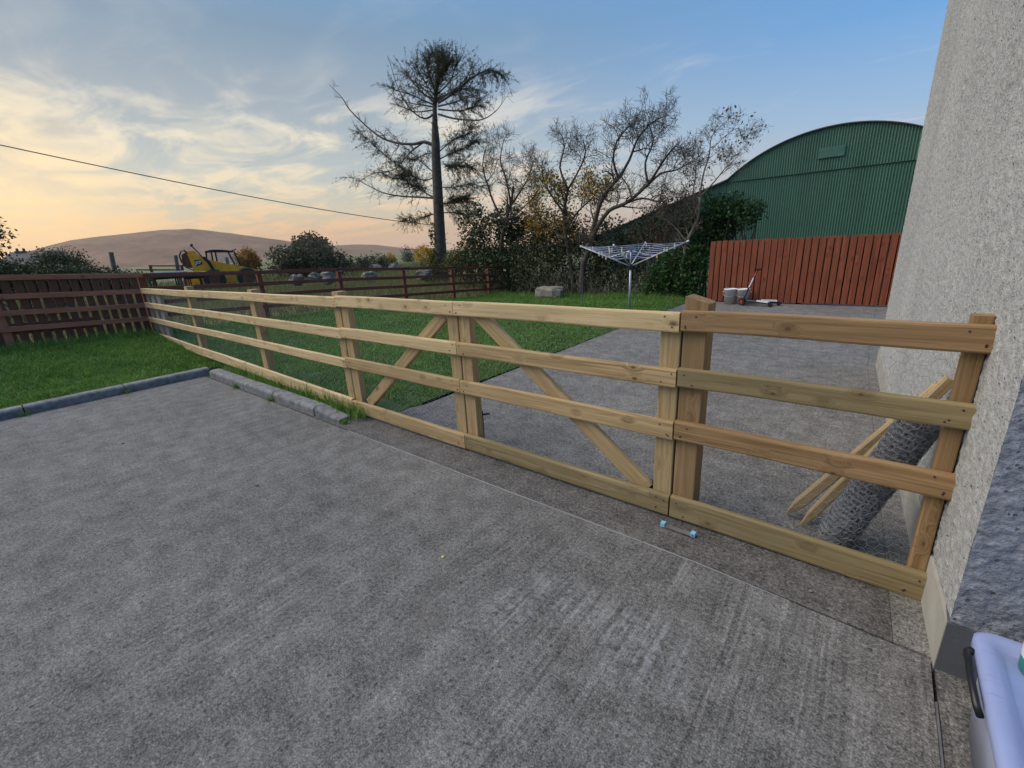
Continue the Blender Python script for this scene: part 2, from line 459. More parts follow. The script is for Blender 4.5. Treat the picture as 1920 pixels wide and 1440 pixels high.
M['bark'] = simple('dark_bark', (0.070, 0.055, 0.042), 0.9, var=0.4, scale=9, bump=0.6, bscale=22)
M['bark_pale'] = simple('lichened_bark', (0.13, 0.11, 0.085), 0.9, var=0.45, scale=7, bump=0.5, bscale=25)
M['bark_larch'] = simple('larch_bark', (0.085, 0.068, 0.055), 0.95, var=0.4, scale=5, bump=0.8, bscale=12)

def ground_mat():
    m, n, b = new_mat('lawn_soil')
    P = n.new('ShaderNodeNewGeometry').outputs['Position']
    t = n.math('ADD', n.math('MULTIPLY', n.noise(P, 2.2, 5), .5), n.math('MULTIPLY', n.noise(P, 40, 4, .7), .5))
    n.put(b.inputs['Base Color'], n.ramp(t, [(0.35, (0.022, 0.045, 0.010)), (0.5, (0.042, 0.085, 0.018)), (0.65, (0.075, 0.14, 0.03))]))
    b.inputs['Roughness'].default_value = 0.95
    set_bump(n, b, n.noise(P, 60, 4, .7), 0.8, 0.03)
    return m
M['lawn'] = ground_mat()
def field_mat():
    m, n, b = new_mat('field_ground')
    P = n.new('ShaderNodeNewGeometry').outputs['Position']
    t = n.math('ADD', n.math('MULTIPLY', n.noise(P, 0.06, 5), .5), n.math('MULTIPLY', n.noise(P, 1.3, 6, .7), .5))
    n.put(b.inputs['Base Color'], n.ramp(t, [(0.32, (0.06, 0.075, 0.028)), (0.5, (0.12, 0.13, 0.05)), (0.68, (0.22, 0.20, 0.095))]))
    b.inputs['Roughness'].default_value = 0.95
    set_bump(n, b, n.noise(P, 6, 5, .7), 0.8, 0.15)
    return m
M['field'] = field_mat()
def hill_mat():
    m, n, b = new_mat('moorland')
    P = n.new('ShaderNodeNewGeometry').outputs['Position']
    t = n.math('ADD', n.math('MULTIPLY', n.noise(P, 0.006, 7, .65), .6), n.math('MULTIPLY', n.noise(P, 0.03, 5, .65), .4))
    n.put(b.inputs['Base Color'], n.ramp(t, [(0.38, (0.105, 0.058, 0.040)), (0.5, (0.185, 0.104, 0.070)), (0.62, (0.25, 0.155, 0.10))]))
    b.inputs['Roughness'].default_value = 1.0
    b.inputs['Specular IOR Level'].default_value = 0.0
    return m
M['hill'] = hill_mat()

def dash_mat(name, c0, c1, c2, pit):
    m, n, b = new_mat(name)
    P = n.new('ShaderNodeNewGeometry').outputs['Position']
    t = n.noise(P, 26, 5, 0.68)
    t2 = n.noise(P, 75, 4, 0.65)
    big = n.noise(P, 0.9, 4)
    f = n.math('ADD', n.math('ADD', n.math('MULTIPLY', t, 0.5), n.math('MULTIPLY', t2, 0.3)), n.math('MULTIPLY', big, 0.2))
    c = n.ramp(f, [(0.36, c0), (0.50, c1), (0.64, c2)])
    pv = n.vor(P, 42, 'F1', 'Distance')
    pm = n.math('MULTIPLY', n.rng(pv, 0.12, 0.30, 1, 0), n.rng(n.noise(P, 29, 2), 0.50, 0.60))
    c = n.mix(n.math('MULTIPLY', pm, 0.6), c, pit)
    streak = n.noise(n.mapping(P, (3, 3, 0.35)), 1.0, 4)
    c = n.mix(n.rng(streak, 0.52, 0.72, 0, 0.25), c, tuple(0.6 * q for q in c1))
    n.put(b.inputs['Base Color'], c)
    b.inputs['Roughness'].default_value = 0.92
    b.inputs['Specular IOR Level'].default_value = 0.2
    h = n.math('SUBTRACT', n.math('ADD', n.math('MULTIPLY', t, 0.9), n.math('MULTIPLY', t2, 0.5)), n.math('MULTIPLY', pm, 0.35))
    set_bump(n, b, h, 1.0, 0.016)
    return m
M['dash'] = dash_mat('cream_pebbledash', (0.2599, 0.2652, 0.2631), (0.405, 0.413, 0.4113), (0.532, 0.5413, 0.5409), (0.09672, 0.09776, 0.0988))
M['dash_shaded'] = dash_mat('blue_shaded_pebbledash', (0.149, 0.1599, 0.1857), (0.2297, 0.2428, 0.2785), (0.3602, 0.3672, 0.4042), (0.08694, 0.09476, 0.1092))  # same dash as the side wall, with its blue shade put into the colour
M['plinth'] = simple('smooth_plinth_render', (0.34, 0.33, 0.295), 0.85, var=0.18, scale=4, bump=0.15, bscale=60)
M['plinth_grey'] = simple('grey_plinth_render', (0.085, 0.09, 0.105), 0.85, var=0.2, scale=4, bump=0.15, bscale=60)

M['barn_green'] = None
def barn_mat():
    m, n, b = new_mat('green_corrugated_steel')
    P = n.new('ShaderNodeNewGeometry').outputs['Position']
    t = n.math('ADD', n.math('MULTIPLY', n.noise(n.mapping(P, (1, 1, 0.25)), 1.2, 5), .6), n.math('MULTIPLY', n.noise(P, 9, 4), .4))
    n.put(b.inputs['Base Color'], n.ramp(t, [(0.3, (0.032, 0.092, 0.062)), (0.5, (0.046, 0.125, 0.085)), (0.7, (0.063, 0.158, 0.108))]))
    b.inputs['Roughness'].default_value = 0.55
    return m
M['barn_green'] = barn_mat()
M['barn_trim'] = simple('pale_green_trim', (0.05, 0.13, 0.095), 0.5)
M['barn_roof'] = simple('dark_roof_sheet', (0.05, 0.065, 0.06), 0.6)
M['galv'] = simple('galvanised_wire', (0.52, 0.53, 0.54), 0.45, 0.35, var=0.2, scale=30)
M['galv_dark'] = simple('dull_galvanised_wire', (0.36, 0.37, 0.40), 0.45, 0.3, var=0.25, scale=30)
M['nail'] = simple('nail_head', (0.05, 0.045, 0.04), 0.6, 0.5)
M['black'] = simple('black_plastic', (0.012, 0.012, 0.013), 0.4)
M['black_metal'] = simple('black_metal', (0.018, 0.018, 0.019), 0.5, 0.4)
M['steel'] = simple('steel', (0.42, 0.42, 0.43), 0.4, 0.8)
M['alu'] = simple('aluminium_tube', (0.50, 0.52, 0.58), 0.4, 0.35)
M['cord'] = simple('blue_white_line', (0.42, 0.44, 0.58), 0.6)
M['blue_cord'] = simple('dark_blue_cord', (0.06, 0.07, 0.20), 0.7)
M['peg_white'] = simple('white_peg', (0.72, 0.74, 0.76), 0.5)
M['peg_blue'] = simple('blue_peg', (0.10, 0.42, 0.62), 0.5)
M['peg_yellow'] = simple('yellow_peg', (0.70, 0.58, 0.16), 0.5)
M['white_plastic'] = simple('white_plastic', (0.66, 0.68, 0.72), 0.5, var=0.08)
M['pale_blue'] = simple('pale_blue_plastic', (0.22, 0.52, 0.72), 0.45)
M['teal'] = simple('teal_plastic', (0.02, 0.22, 0.18), 0.4)
M['jcb_yellow'] = simple('loader_yellow_paint', (0.95, 0.37, 0.010), 0.5, var=0.2, scale=3, bump=0.05)
M['rust'] = simple('rusty_brown_metal', (0.12, 0.055, 0.025), 0.85, var=0.4, scale=5)
M['tyre'] = simple('tyre_rubber', (0.02, 0.02, 0.021), 0.85, var=0.3)
M['stone'] = simple('grey_stone', (0.215, 0.185, 0.155), 0.9, var=0.3, scale=4, bump=0.6, bscale=9)
M['stone_dark'] = simple('mossy_stone', (0.15, 0.135, 0.115), 0.9, var=0.35, scale=4, bump=0.6, bscale=9)
M['tile'] = simple('cottage_roof_tile', (0.13, 0.10, 0.09), 0.85)
M['slate'] = simple('roof_slate', (0.055, 0.05, 0.05), 0.8, var=0.2, scale=2)
M['orange_red'] = simple('red_grip', (0.30, 0.03, 0.02), 0.5)
M['pole_wood'] = simple('grey_pole_wood', (0.11, 0.10, 0.09), 0.9, var=0.3, scale=5, bump=0.3)
def glass_mat():
    m, n, b = new_mat('dusty_glass')
    b.inputs['Base Color'].default_value = (0.8, 0.85, 0.85, 1)
    b.inputs['Roughness'].default_value = 0.12
    b.inputs['Transmission Weight'].default_value = 0.9
    b.inputs['IOR'].default_value = 1.05
    return m
M['glass'] = glass_mat()
def tub_mat(name, col):
    m, n, b = new_mat(name)
    co = n.new('ShaderNodeTexCoord').outputs['Object']
    sc_r = n.noise(n.mapping(co, (1, 7, 3)), 9, 5, .7)
    cc = n.ramp(n.noise(co, 5, 4), [(0.3, tuple(0.85 * c for c in col)), (0.7, col)])
    n.put(b.inputs['Base Color'], n.mix(n.rng(sc_r, .56, .70, 0, .35), cc, tuple(0.55 * c for c in col)))
    b.inputs['Roughness'].default_value = 0.35
    b.inputs['Subsurface Weight'].default_value = 0.15
    b.inputs['Subsurface Radius'].default_value = (0.02, 0.02, 0.03)
    return m
M['box_body'] = tub_mat('cloudy_plastic', (0.27, 0.30, 0.40))
M['box_lid'] = tub_mat('pale_blue_lid_plastic', (0.31, 0.37, 0.62))
M['white_paint'] = simple('white_lettering', (0.75, 0.76, 0.75), 0.5, var=0.05)

# ------------------------------------------------------------------ terrain, yard, lawn, hills
def terrain():
    rs = [0, 2, 4, 6, 8, 10, 11, 12, 13, 14, 16, 18, 20, 23, 27, 32, 40, 55, 80, 120, 200, 400, 800, 1500, 3000, 5200]
    n = 96
    vs = [(0, 0, -0.14)]; fs = []
    for r in rs[1:]:
        for k in range(n):
            t = 2 * math.pi * k / n
            x, y = r * math.cos(t), r * math.sin(t)
            vs.append((x, y, terrain_h(x, y)))
    for k in range(n): fs.append((0, 1 + k, 1 + (k + 1) % n))
    for i in range(len(rs) - 2):
        for k in range(n):
            a = 1 + i * n + k; b_ = 1 + i * n + (k + 1) % n
            fs.append((a, a + n, b_ + n, b_))
    mb = MB(); mb.add(vs, fs)
    structure(mb.build('field', M['field']))
terrain()

def slab(name, poly, z0, z1, mat):
    return structure(MB().prism([(x, y, z0) for x, y in poly], (0, 0, z1 - z0)).build(name, mat))
# joint runs along (x, jy(x))
def jy(x): return 2.035 - 0.045 * max(0, (x + 0.5)) / 0.9
WX = lambda y: 0.385 - (y - 1.95) * 0.0515       # face line of the house side wall
slab('concrete_yard', [(-7.56, -6), (0.372, -6), (0.372, jy(0.372) - 0.008), (-0.5, jy(-0.5) - 0.008), (-7.56, 2.027)], -0.12, 0.0, M['conc_front'])
slab('concrete_path', [(0.384, -6), (6, -6), (6, 2.4), (0.384, 2.4)], -0.12, -0.002, M['conc_front'])
slab('concrete_threshold', [(-7.56, 2.043), (-0.5, jy(-0.5) + 0.008), (0.262, jy(0.262) + 0.008), (0.248, 2.345), (-7.56, 2.345)], -0.12, -0.003, M['conc_strip'])
slab('rear_concrete_yard', [(-3.905, 2.349), (0.248, 2.349), (0.055, 6.75), (0.055, 12.02), (-3.70, 12.02), (-3.72, 7.6), (-3.66, 2.95)], -0.12, -0.003, M['conc_back'])
slab('wall_margin_strip', [(0.2645, jy(0.2645) + 0.008), (0.40, jy(0.36) + 0.008), (0.17, 6.75), (1.8, 6.76), (1.8, 12.02), (0.0575, 12.02), (0.0575, 6.75)], -0.12, -0.001, M['conc_back'])
slab('yard_behind_boards', [(-3.71, 12.03), (2, 12.03), (2, 14), (-3.71, 14)], -0.12, -0.01, M['conc_back'])
# filler strip in the joints
mb = MB()
mb.tube([(-3.75, 2.035, -0.006), (-2.9, 2.0365, -0.004), (-2, 2.0345, -0.003), (-1.2, 2.0362, -0.003), (-0.5, 2.035, -0.004), (-0.1, jy(-0.1), -0.008)], 0.0034, 6)
structure(mb.build('joint_strip', M['strip']))
structure(MB().tube([(0.378, 1.78, -0.003), (0.378, 1.2, -0.003), (0.378, 0.0, -0.003)], 0.0045, 6).build('joint_strip', M['steel']))

def grid_sheet(name, x0, x1, y0, y1, step, hf, mat, inside=None):
    nx = int((x1 - x0) / step) + 1; ny = int((y1 - y0) / step) + 1
    xs = np.linspace(x0, x1, nx); ys = np.linspace(y0, y1, ny)
    vs = [(x, y, hf(x, y)) for y in ys for x in xs]
    fs = [(j * nx + i, j * nx + i + 1, (j + 1) * nx + i + 1, (j + 1) * nx + i) for j in range(ny - 1) for i in range(nx - 1)]
    return structure(MB().add(vs, fs).build(name, mat))
grid_sheet('lawn', -11.4, -7.74, -4, 2.2, 0.15, lambda x, y: lawn_h(x, y) + 0.02 + 0.015 * mnoise.noise((x * 2, y * 2, 0)), M['lawn'])
grid_sheet('lawn', -11.4, -3.73, 2.2, 13.2, 0.15, lambda x, y: (lawn_h(x, y) - 0.004 + 0.004 * mnoise.noise((x * 2, y * 2, 0))) if not (x > -4.2 and y < 2.5) else -0.02, M['lawn'])

def blades(name, pts, hmin, hmax, width, lean, mat, label=None, cat=None):
    n = len(pts)
    h = RNG.uniform(hmin, hmax, n) * (0.7 + 0.6 * RNG.random(n))
    h *= np.array([1.0 + 0.75 * mnoise.noise((p[0] * 4.5, p[1] * 4.5, 7.0)) for p in pts])
    a = RNG.uniform(0, 2 * np.pi, n); w = width * RNG.uniform(0.6, 1.4, n)
    la = RNG.uniform(0, 2 * np.pi, n); ll = h * lean * RNG.random(n)
    dxv = np.stack([np.cos(a) * w, np.sin(a) * w, np.zeros(n)], 1)
    tip = pts + np.stack([np.cos(la) * ll, np.sin(la) * ll, h], 1)
    v = np.stack([pts - dxv, pts + dxv, tip], 1).reshape(-1, 3)
    f = np.arange(3 * n).reshape(-1, 3)
    return tag(np_mesh(name, v, f, mat), label, cat, kind='stuff')

def scatter(n, x0, x1, y0, y1, ok, hf):
    out = []
    xs = RNG.uniform(x0, x1, n); ys = RNG.uniform(y0, y1, n)
    for x, y in zip(xs, ys):
        if ok(x, y):
            out.append((x, y, hf(x, y)))
    return np.array(out)
def clumpy(x, y, s=1.6, t=-0.35):
    return mnoise.noise((x * s, y * s, 4.0)) > t - 0.5 * random.random()
edge_n = lambda y: -3.70 - 0.05 * mnoise.noise((y * 2.2, 0, 0)) - 0.02
pts_a = scatter(105000, -11.3, -7.76, -2.5, 2.35, lambda x, y: clumpy(x, y), lambda x, y: lawn_h(x, y) + 0.015)
pts_b = scatter(190000, -11.3, -3.68, 2.3, 12.9, lambda x, y: x < edge_n(y) + (0.03 if random.random() < .2 else 0) - (0.5 if y < 2.75 else 0) and clumpy(x, y), lambda x, y: lawn_h(x, y) - 0.008)
blades('lawn_grass', np.concatenate([pts_a, pts_b]), 0.020, 0.062, 0.0062, 1.5, M['grass'], 'short green lawn grass around the new timber fence', 'grass')
pts_c = scatter(9000, -11.28, -10.7, -2.5, 3.2, lambda x, y: True, lambda x, y: lawn_h(x, y))
pts_d = scatter(6000, -11.2, -3.9, 11.7, 12.9, lambda x, y: True, lambda x, y: lawn_h(x, y))
pts_e = scatter(1600, -7.3, -3.85, 2.2, 2.34, lambda x, y: True, lambda x, y: 0.02)
blades('long_grass', np.concatenate([pts_c, pts_d, pts_e]), 0.06, 0.17, 0.005, 1.0, M['grass'], 'longer uncut grass along the foot of the fences', 'grass')
pts_f = scatter(52000, -26, -11.45, -3, 20, lambda x, y: clumpy(x, y, .7, -.2), terrain_h)
blades('field_grass', pts_f, 0.12, 0.42, 0.011, 0.8, M['rough_grass'], 'rough straw coloured grass in the field behind the red fence', 'grass')
pts_g = scatter(26000, -48, -26, -6, 40, lambda x, y: True, terrain_h)
blades('far_field_grass', pts_g, 0.2, 0.5, 0.03, 0.8, M['rough_grass'], 'rough grass further out in the field around the loader', 'grass')

def hill(name, sky, d0, depth, mat):
    """ridge traced as directions and heights, modelled as a long rounded mass"""
    top = [at_d(px, py, d0) for px, py in sky]
    rows = []
    for t, k in [(-1.0, 0.0), (-0.75, 0.16), (-0.5, 0.42), (-0.28, 0.72), (-0.1, 0.94), (0.0, 1.0), (0.2, 0.97), (0.6, 0.6), (1.0, 0.0)]:
        row = []
        for i, p in enumerate(top):
            dirv = Vector((p.x, p.y, 0)).normalized()
            q = Vector((p.x, p.y, 0)) + dirv * (depth * t)
            wob = 1 + 0.07 * mnoise.noise((i * 0.35, t * 3, 2.0)) * (1 - k)
            z = -1 + (p.z + 1) * k * wob
            row.append((q.x, q.y, z))
        rows.append(row)
    n = len(top); vs = [v for r in rows for v in r]
    fs = [(j * n + i, (j + 1) * n + i, (j + 1) * n + i + 1, j * n + i + 1) for j in range(len(rows) - 1) for i in range(n - 1)]
    return structure(MB().add(vs, fs).build(name, mat, smooth_=True))
def dens(pts, k=5):
    xs = np.array([p[0] for p in pts], float); ys = np.array([p[1] for p in pts], float)
    xi = np.linspace(xs[0], xs[-1], (len(pts) - 1) * k + 1)
    yi = np.interp(xi, xs, ys)
    w = np.ones(3) / 3; yp = np.convolve(np.pad(yi, 1, mode='edge'), w, 'valid')
    yp = yp + np.array([1.1 * mnoise.noise((q * .03, 3.3, 0)) + .5 * mnoise.noise((q * .11, 1.3, 0)) for q in xi])
    return list(zip(xi, yp))
hill('hill', dens([(-420, 545), (-300, 530), (-150, 516), (-40, 497), (0, 486), (60, 470), (130, 450), (215, 440), (300, 431), (350, 429), (385, 431), (440, 438), (520, 449), (600, 462), (680, 470), (760, 476), (840, 472)], 5), 2200, 700, M['hill'])
hill('hill', dens([(380, 494), (480, 480), (560, 468), (620, 460), (690, 458), (740, 463), (800, 469), (900, 467), (1000, 463), (1150, 456)], 5), 3000, 900, M['hill'])

# ------------------------------------------------------------------ timber pieces
def plank_mesh(L, w, t, bev=0.006, warp=0.0, seg=1, seed=0, taper=False):
    """board along +X from 0..L, width w along Z (0..w), thickness t along Y (0..t), edges eased"""
    b = bev
    prof = [(0, b), (b * .3, b * .3), (b, 0), (t - b, 0), (t - b * .3, b * .3), (t, b), (t, w - b), (t - b * .3, w - b * .3), (t - b, w), (b, w), (b * .3, w - b * .3), (0, w - b)]
    r = random.Random(seed)
    vs = []; fs = []
    n = len(prof)
    for i in range(seg + 1):
        s = i / seg
        oz = warp * math.sin(s * math.pi * 1.3 + r.random()) if seg > 1 else 0
        oy = warp * 0.5 * math.sin(s * math.pi * 2 + r.random()) if seg > 1 else 0
        for (py, pz) in prof: vs.append((s * L, py + oy, pz + oz))
    for i in range(seg):
        for k in range(n):
            k2 = (k + 1) % n
            fs.append((i * n + k, (i + 1) * n + k, (i + 1) * n + k2, i * n + k2))
    fs.append(tuple(range(n))); fs.append(tuple(seg * n + k for k in range(n - 1, -1, -1)))
    me = bpy.data.meshes.new('board'); me.from_pydata(vs, [], fs); me.update()
    return me
def plank(name, p0, p1, w, t, mat, parent, bev=0.006, warp=0.0, seg=1, roll=0.0, props=None):
    """board with lower edge line p0->p1 (world)"""
    p0, p1 = Vector(p0), Vector(p1)
    d = p1 - p0
    me = plank_mesh(d.length, w, t, bev, warp, seg, random.randint(0, 9999))
    me.materials.append(mat)
    X = d.normalized(); Z = Vector((0, 0, 1)) if abs(X.z) < 0.95 else Vector((1, 0, 0))
    Y = Z.cross(X).normalized(); Z = X.cross(Y)
    R = Matrix((X, Y, Z)).transposed()
    if roll: R = R @ Matrix.Rotation(roll, 3, 'X')
    return link(name, me, parent, p0, R.to_euler(), props)
def post(name, x0, x1, y0, y1, z0, z1, mat, parent, chamfer=0.0, bev=0.006, props=None):
    """upright timber, grain along its own X"""
    L = z1 - z0
    me = plank_mesh(L, x1 - x0, y1 - y0, bev, 0.0015, 4, random.randint(0, 9999))
    if chamfer:
        for v in me.vertices:
            if v.co.x > L - 1e-4 and v.co.z < chamfer: v.co.x -= (chamfer - v.co.z) * 1.1
    me.materials.append(mat)
    # local X -> up, local Z -> -X(world), local Y -> +Y
    R = Matrix(((0, 0, -1), (0, 1, 0), (1, 0, 0)))
    return link(name, me, parent, (x1, y0, z0), R.to_euler(), props)

NAIL_ME = None
def nail(parent, x, y, z, r=0.0042, frame=None):
    global NAIL_ME
    if NAIL_ME is None:
        mb = MB(); mb.tube([(0, -0.0012, 0), (0, 0.004, 0)], [1.0, 1.0], 8)
        NAIL_ME = bpy.data.meshes.new('nail')
        NAIL_ME.from_pydata([(p[0] * 0.0042, p[1], p[2] * 0.0042) for p in mb.v], [], mb.f)
        NAIL_ME.materials.append(M['nail'])
    o = bpy.data.objects.new('nail', NAIL_ME); COL.objects.link(o); o.parent = parent
    Ri = parent.rotation_euler.to_matrix().inverted()
    o.location = Ri @ (Vector((x, y, z)) - Vector(WL[parent.name])); o.rotation_euler = Ri.to_euler()
    return o

FY = 2.33            # front face of the rails
RT = 0.042           # rail thickness
PY = FY + RT + 0.002 # front of posts
def rails(root, x0, x1, zs, mats=None, seg=10):
    """zs: list of (bottom at x0, bottom at x1, width)"""
    for i, (za, zb, w) in enumerate(zs):
        m = M['wood_new'] if not mats else mats[i]
        r = plank('rail' if i < 3 else 'bottom_board', (x0, FY, za), (x1, FY, zb), w, RT, m, root, bev=0.011, warp=0.0035, seg=seg)
        for xe, s in ((x0, 1), (x1, -1)):
            for k in range(2 + (random.random() < .6)):
                f = 0.25 + 0.5 * (k % 2) + random.uniform(-.06, .06)
                zz = (za if s == 1 else zb) + w * f
                nail(r, xe + s * (0.03 + 0.045 * ((k + i) % 2) + random.uniform(-.008, .008)), FY - 0.0005, zz)

def hex_wire(x0, x1, z0, z1, y, c=0.047, r=0.0009, sag=0.004):
    """flat-top hexagon netting in the XZ plane -> list of edges"""
    a = c / math.sqrt(3)          # edge length
    edges = []
    colw = 1.5 * a
    nx = int((x1 - x0) / colw); nz = int((z1 - z0) / c)
    jit = {}
    def J(x, z):
        k = (round(x * 2000), round(z * 2000))
        if k not in jit:
            jit[k] = (x + random.gauss(0, .003), y + sag * mnoise.noise((x * 3, z * 3, 1)) + random.gauss(0, .0015), z + random.gauss(0, .003) + .012 * mnoise.noise((x * 2.2, z * 2.2, 5)))
        return jit[k]
    for i in range(nx):
        cx = x0 + a + i * colw
        for j in range(nz):
            cz = z0 + c / 2 + j * c + (c / 2 if i % 2 else 0)
            h = c / 2
            P = [(cx + a, cz), (cx + a / 2, cz + h), (cx - a / 2, cz + h), (cx - a, cz), (cx - a / 2, cz - h), (cx + a / 2, cz - h)]
            for (u, v) in ((0, 1), (1, 2), (2, 3)) if j < nz - 1 or True else ():
                edges.append((J(*P[u]), J(*P[v])))
            if j == 0: edges.append((J(*P[4]), J(*P[5]))); edges.append((J(*P[3]), J(*P[4]))); edges.append((J(*P[5]), J(*P[0])))
    return edges
def wires_mesh(name, edges, r, mat, parent, props=None):
    E_ = np.array(edges, float)
    p, q = E_[:, 0], E_[:, 1]
    d = q - p; L = np.linalg.norm(d, axis=1, keepdims=True); d /= np.maximum(L, 1e-9)
    ref = np.where(np.abs(d[:, 1:2]) > 0.9, np.array([[1., 0, 0]]), np.array([[0, 1., 0]]))
    a = np.cross(d, ref); a /= np.linalg.norm(a, axis=1, keepdims=True); b = np.cross(d, a)
    ring = [a * math.cos(t) + b * math.sin(t) for t in (0, 2.0944, 4.18879)]
    v = np.stack([p + g * r for g in ring] + [q + g * r for g in ring], 1).reshape(-1, 3)
    o = (np.arange(len(p)) * 6)[:, None]
    f = np.concatenate([o + np.array([[k, (k + 1) % 3, 3 + (k + 1) % 3, 3 + k]]) for k in range(3)], 0)
    return np_mesh(name, v, f, mat, parent, props)

# ---- long left run
t = thing('timber_fence', 'long pale timber four rail fence running from the gate to the red fence corner', 'fence', (-4.2, 2.4, 0))
def lin(a, b, x, xa=-11.18, xb=-4.115): return a + (b - a) * (x - xa) / (xb - xa)
for (xa, xb) in ((-11.18, -8.463), (-8.457, -4.117)):
    rails(t, xa, xb, [(lin(1.085, 1.115, xa), lin(1.085, 1.115, xb), 0.105), (lin(0.815, 0.80, xa), lin(0.815, 0.80, xb), 0.105), (lin(0.53, 0.495, xa), lin(0.53, 0.495, xb), 0.10), (lin(0.20, 0.025, xa), lin(0.20, 0.025, xb), 0.14)], seg=12)
post('post', -8.70, -8.57, PY, PY + .10, 0.02, 1.255, M['wood_mid'], t)
post('post', -6.27, -6.13, PY, PY + .10, 0.0, 1.245, M['wood_mid'], t)
post('post', -4.235, -4.118, PY, PY + .10, 0.0, 1.26, M['wood_mid'], t)
for xg in (-11.12, -10.78, -10.42):
    post('post', xg, xg + 0.20, PY, PY + .06, 0.12, 1.17, M['wood_grey'], t)
wires_mesh('wire_netting', hex_wire(-10.3, -4.2, 0.06, 1.16, PY + .105), 0.00055, M['galv'], t, {'kind': 'stuff'})
# ---- gate, left leaf
def leaf(label, x0, x1, sx, brace, seg, mats, ms):
    g = thing('timber_gate', label, 'gate', ((x0 + x1) / 2, 2.4, 0), 'leaves of the timber double gate')
    rails(g, x0, x1, [(1.118, 1.122, 0.108), (0.808, 0.815, 0.105), (0.495, 0.505, 0.112), (0.012, 0.012, 0.132)], mats=[M[q] for q in mats], seg=seg)
    for (a, b_) in sx: post('stile', a, b_, PY, PY + .07, 0.02, 1.20, M[ms], g)
    plank('brace', brace[0], brace[1], 0.105, 0.045, M[ms], g, bev=0.008)
    wires_mesh('wire_netting', hex_wire(x0 + .06, x1 - .06, 0.03, 1.17, PY + .073), 0.00055, M['galv'], g, {'kind': 'stuff'})
    return g
g1 = leaf('left leaf of pale timber gate with brace rising to the right', -4.111, -2.468, [(-4.105, -3.985), (-2.585, -2.471)], ((-3.84, PY + .001, 0.10), (-2.60, PY + .001, 1.07)), 8, ['wood_new', 'wood_new', 'wood_mid', 'wood_mid'], 'wood_mid')
g2 = leaf('right leaf of pale timber gate with brace falling to the right', -2.462, -0.775, [(-2.459, -2.345), (-0.887, -0.777)], ((-2.30, PY + .001, 1.10), (-0.96, PY + .001, 0.075)), 8, ['wood_new', 'wood_mid', 'wood_mid', 'wood_green'], 'wood_mid')
MB().tube([(-2.36, PY + .08, 0.33), (-2.36, PY + .08, 0.05)], 0.008, 8).tube([(-2.36, PY + .08, 0.30), (-2.29, PY + .09, 0.32)], 0.008, 8).build('drop_bolt', M['black_metal'], g2)
MB().box((-0.93, PY + .02, 0.125), (-0.888, PY + .06, 0.165)).build('hinge', M['black_metal'], g2)
# ---- fixed panel to the wall
t = thing('fence_panel', 'short timber rail panel between the square gate post and the house wall', 'fence', (-0.2, 2.4, 0))
rails(t, -0.766, 0.372, [(1.128, 1.13, 0.108), (0.822, 0.825, 0.105), (0.508, 0.512, 0.115), (0.008, -0.002, 0.14)], mats=[M['wood_brown'], M['wood_green'], M['wood_brown'], M['wood_green']], seg=6)
post('gate_post', -0.766, -0.645, PY, PY + .125, 0.0, 1.305, M['wood_brown'], t, chamfer=0.035)
post('wall_post', 0.298, 0.358, PY, PY + .07, 0.0, 1.262, M['wood_brown'], t)
wires_mesh('wire_netting', hex_wire(-0.64, 0.31, 0.0, 1.15, PY + .128, 0.05, sag=.012), 0.0007, M['galv'], t, {'kind': 'stuff'})
MB().box((-0.643, PY + .09, 0.0), (-0.615, PY + .11, 0.05)).box((-0.635, PY + .09, 0.05), (-0.622, PY + .105, 0.075)).build('metal_foot', M['steel'], t)

# ------------------------------------------------------------------ kerbs
kb = structure(link('kerb', None, None, (-7.6, 2.1, 0)))
def kerb_stone(p0, p1, depth, h, end_taper=False):
    """front face line p0->p1, stone extends to the left of it"""
    p0, p1 = Vector((*p0, 0)), Vector((*p1, 0)); d = (p1 - p0).normalized(); nrm = Vector((-d.y, d.x, 0))
    prof = [(0, -0.1), (0, h - 0.03), (0.010, h - 0.012), (0.03, h), (depth, h), (depth, -0.1)]
    a = [p0 + nrm * u + Vector((0, 0, z)) for u, z in prof]
    hb = h if not end_taper else 0.035
    b_ = [p1 + nrm * u + Vector((0, 0, z if z < 0 else z * hb / h)) for u, z in prof]
    mb = MB(); n = len(prof)
    mb.add(a + b_, [tuple(range(n - 1, -1, -1)), tuple(range(n, 2 * n))] + [(i, (i + 1) % n, n + (i + 1) % n, n + i) for i in range(n)])
    mb.build('kerb_stone', M['kerb'], kb)
for k, (a, b_) in enumerate([(-2.55, -1.66), (-1.645, -0.75), (-0.735, 0.175), (0.19, 1.11), (1.125, 2.12)]):
    o = random.uniform(-.004, .004)
    kerb_stone((-7.59 + o - 0.03 * max(0, .8 - a) * .3, a), (-7.585 + o, b_), 0.14, 0.105 + random.uniform(-.004, .004))
for k, (a, b_) in enumerate([(-7.42, -6.44), (-6.43, -5.40), (-5.388, -4.42)]):
    kerb_stone((a, 2.062 + random.uniform(-.005, .005)), (b_, 2.062 + random.uniform(-.005, .005)), 0.13, 0.10)
kerb_stone((-4.408, 2.062), (-3.99, 2.09), 0.13, 0.10, True)

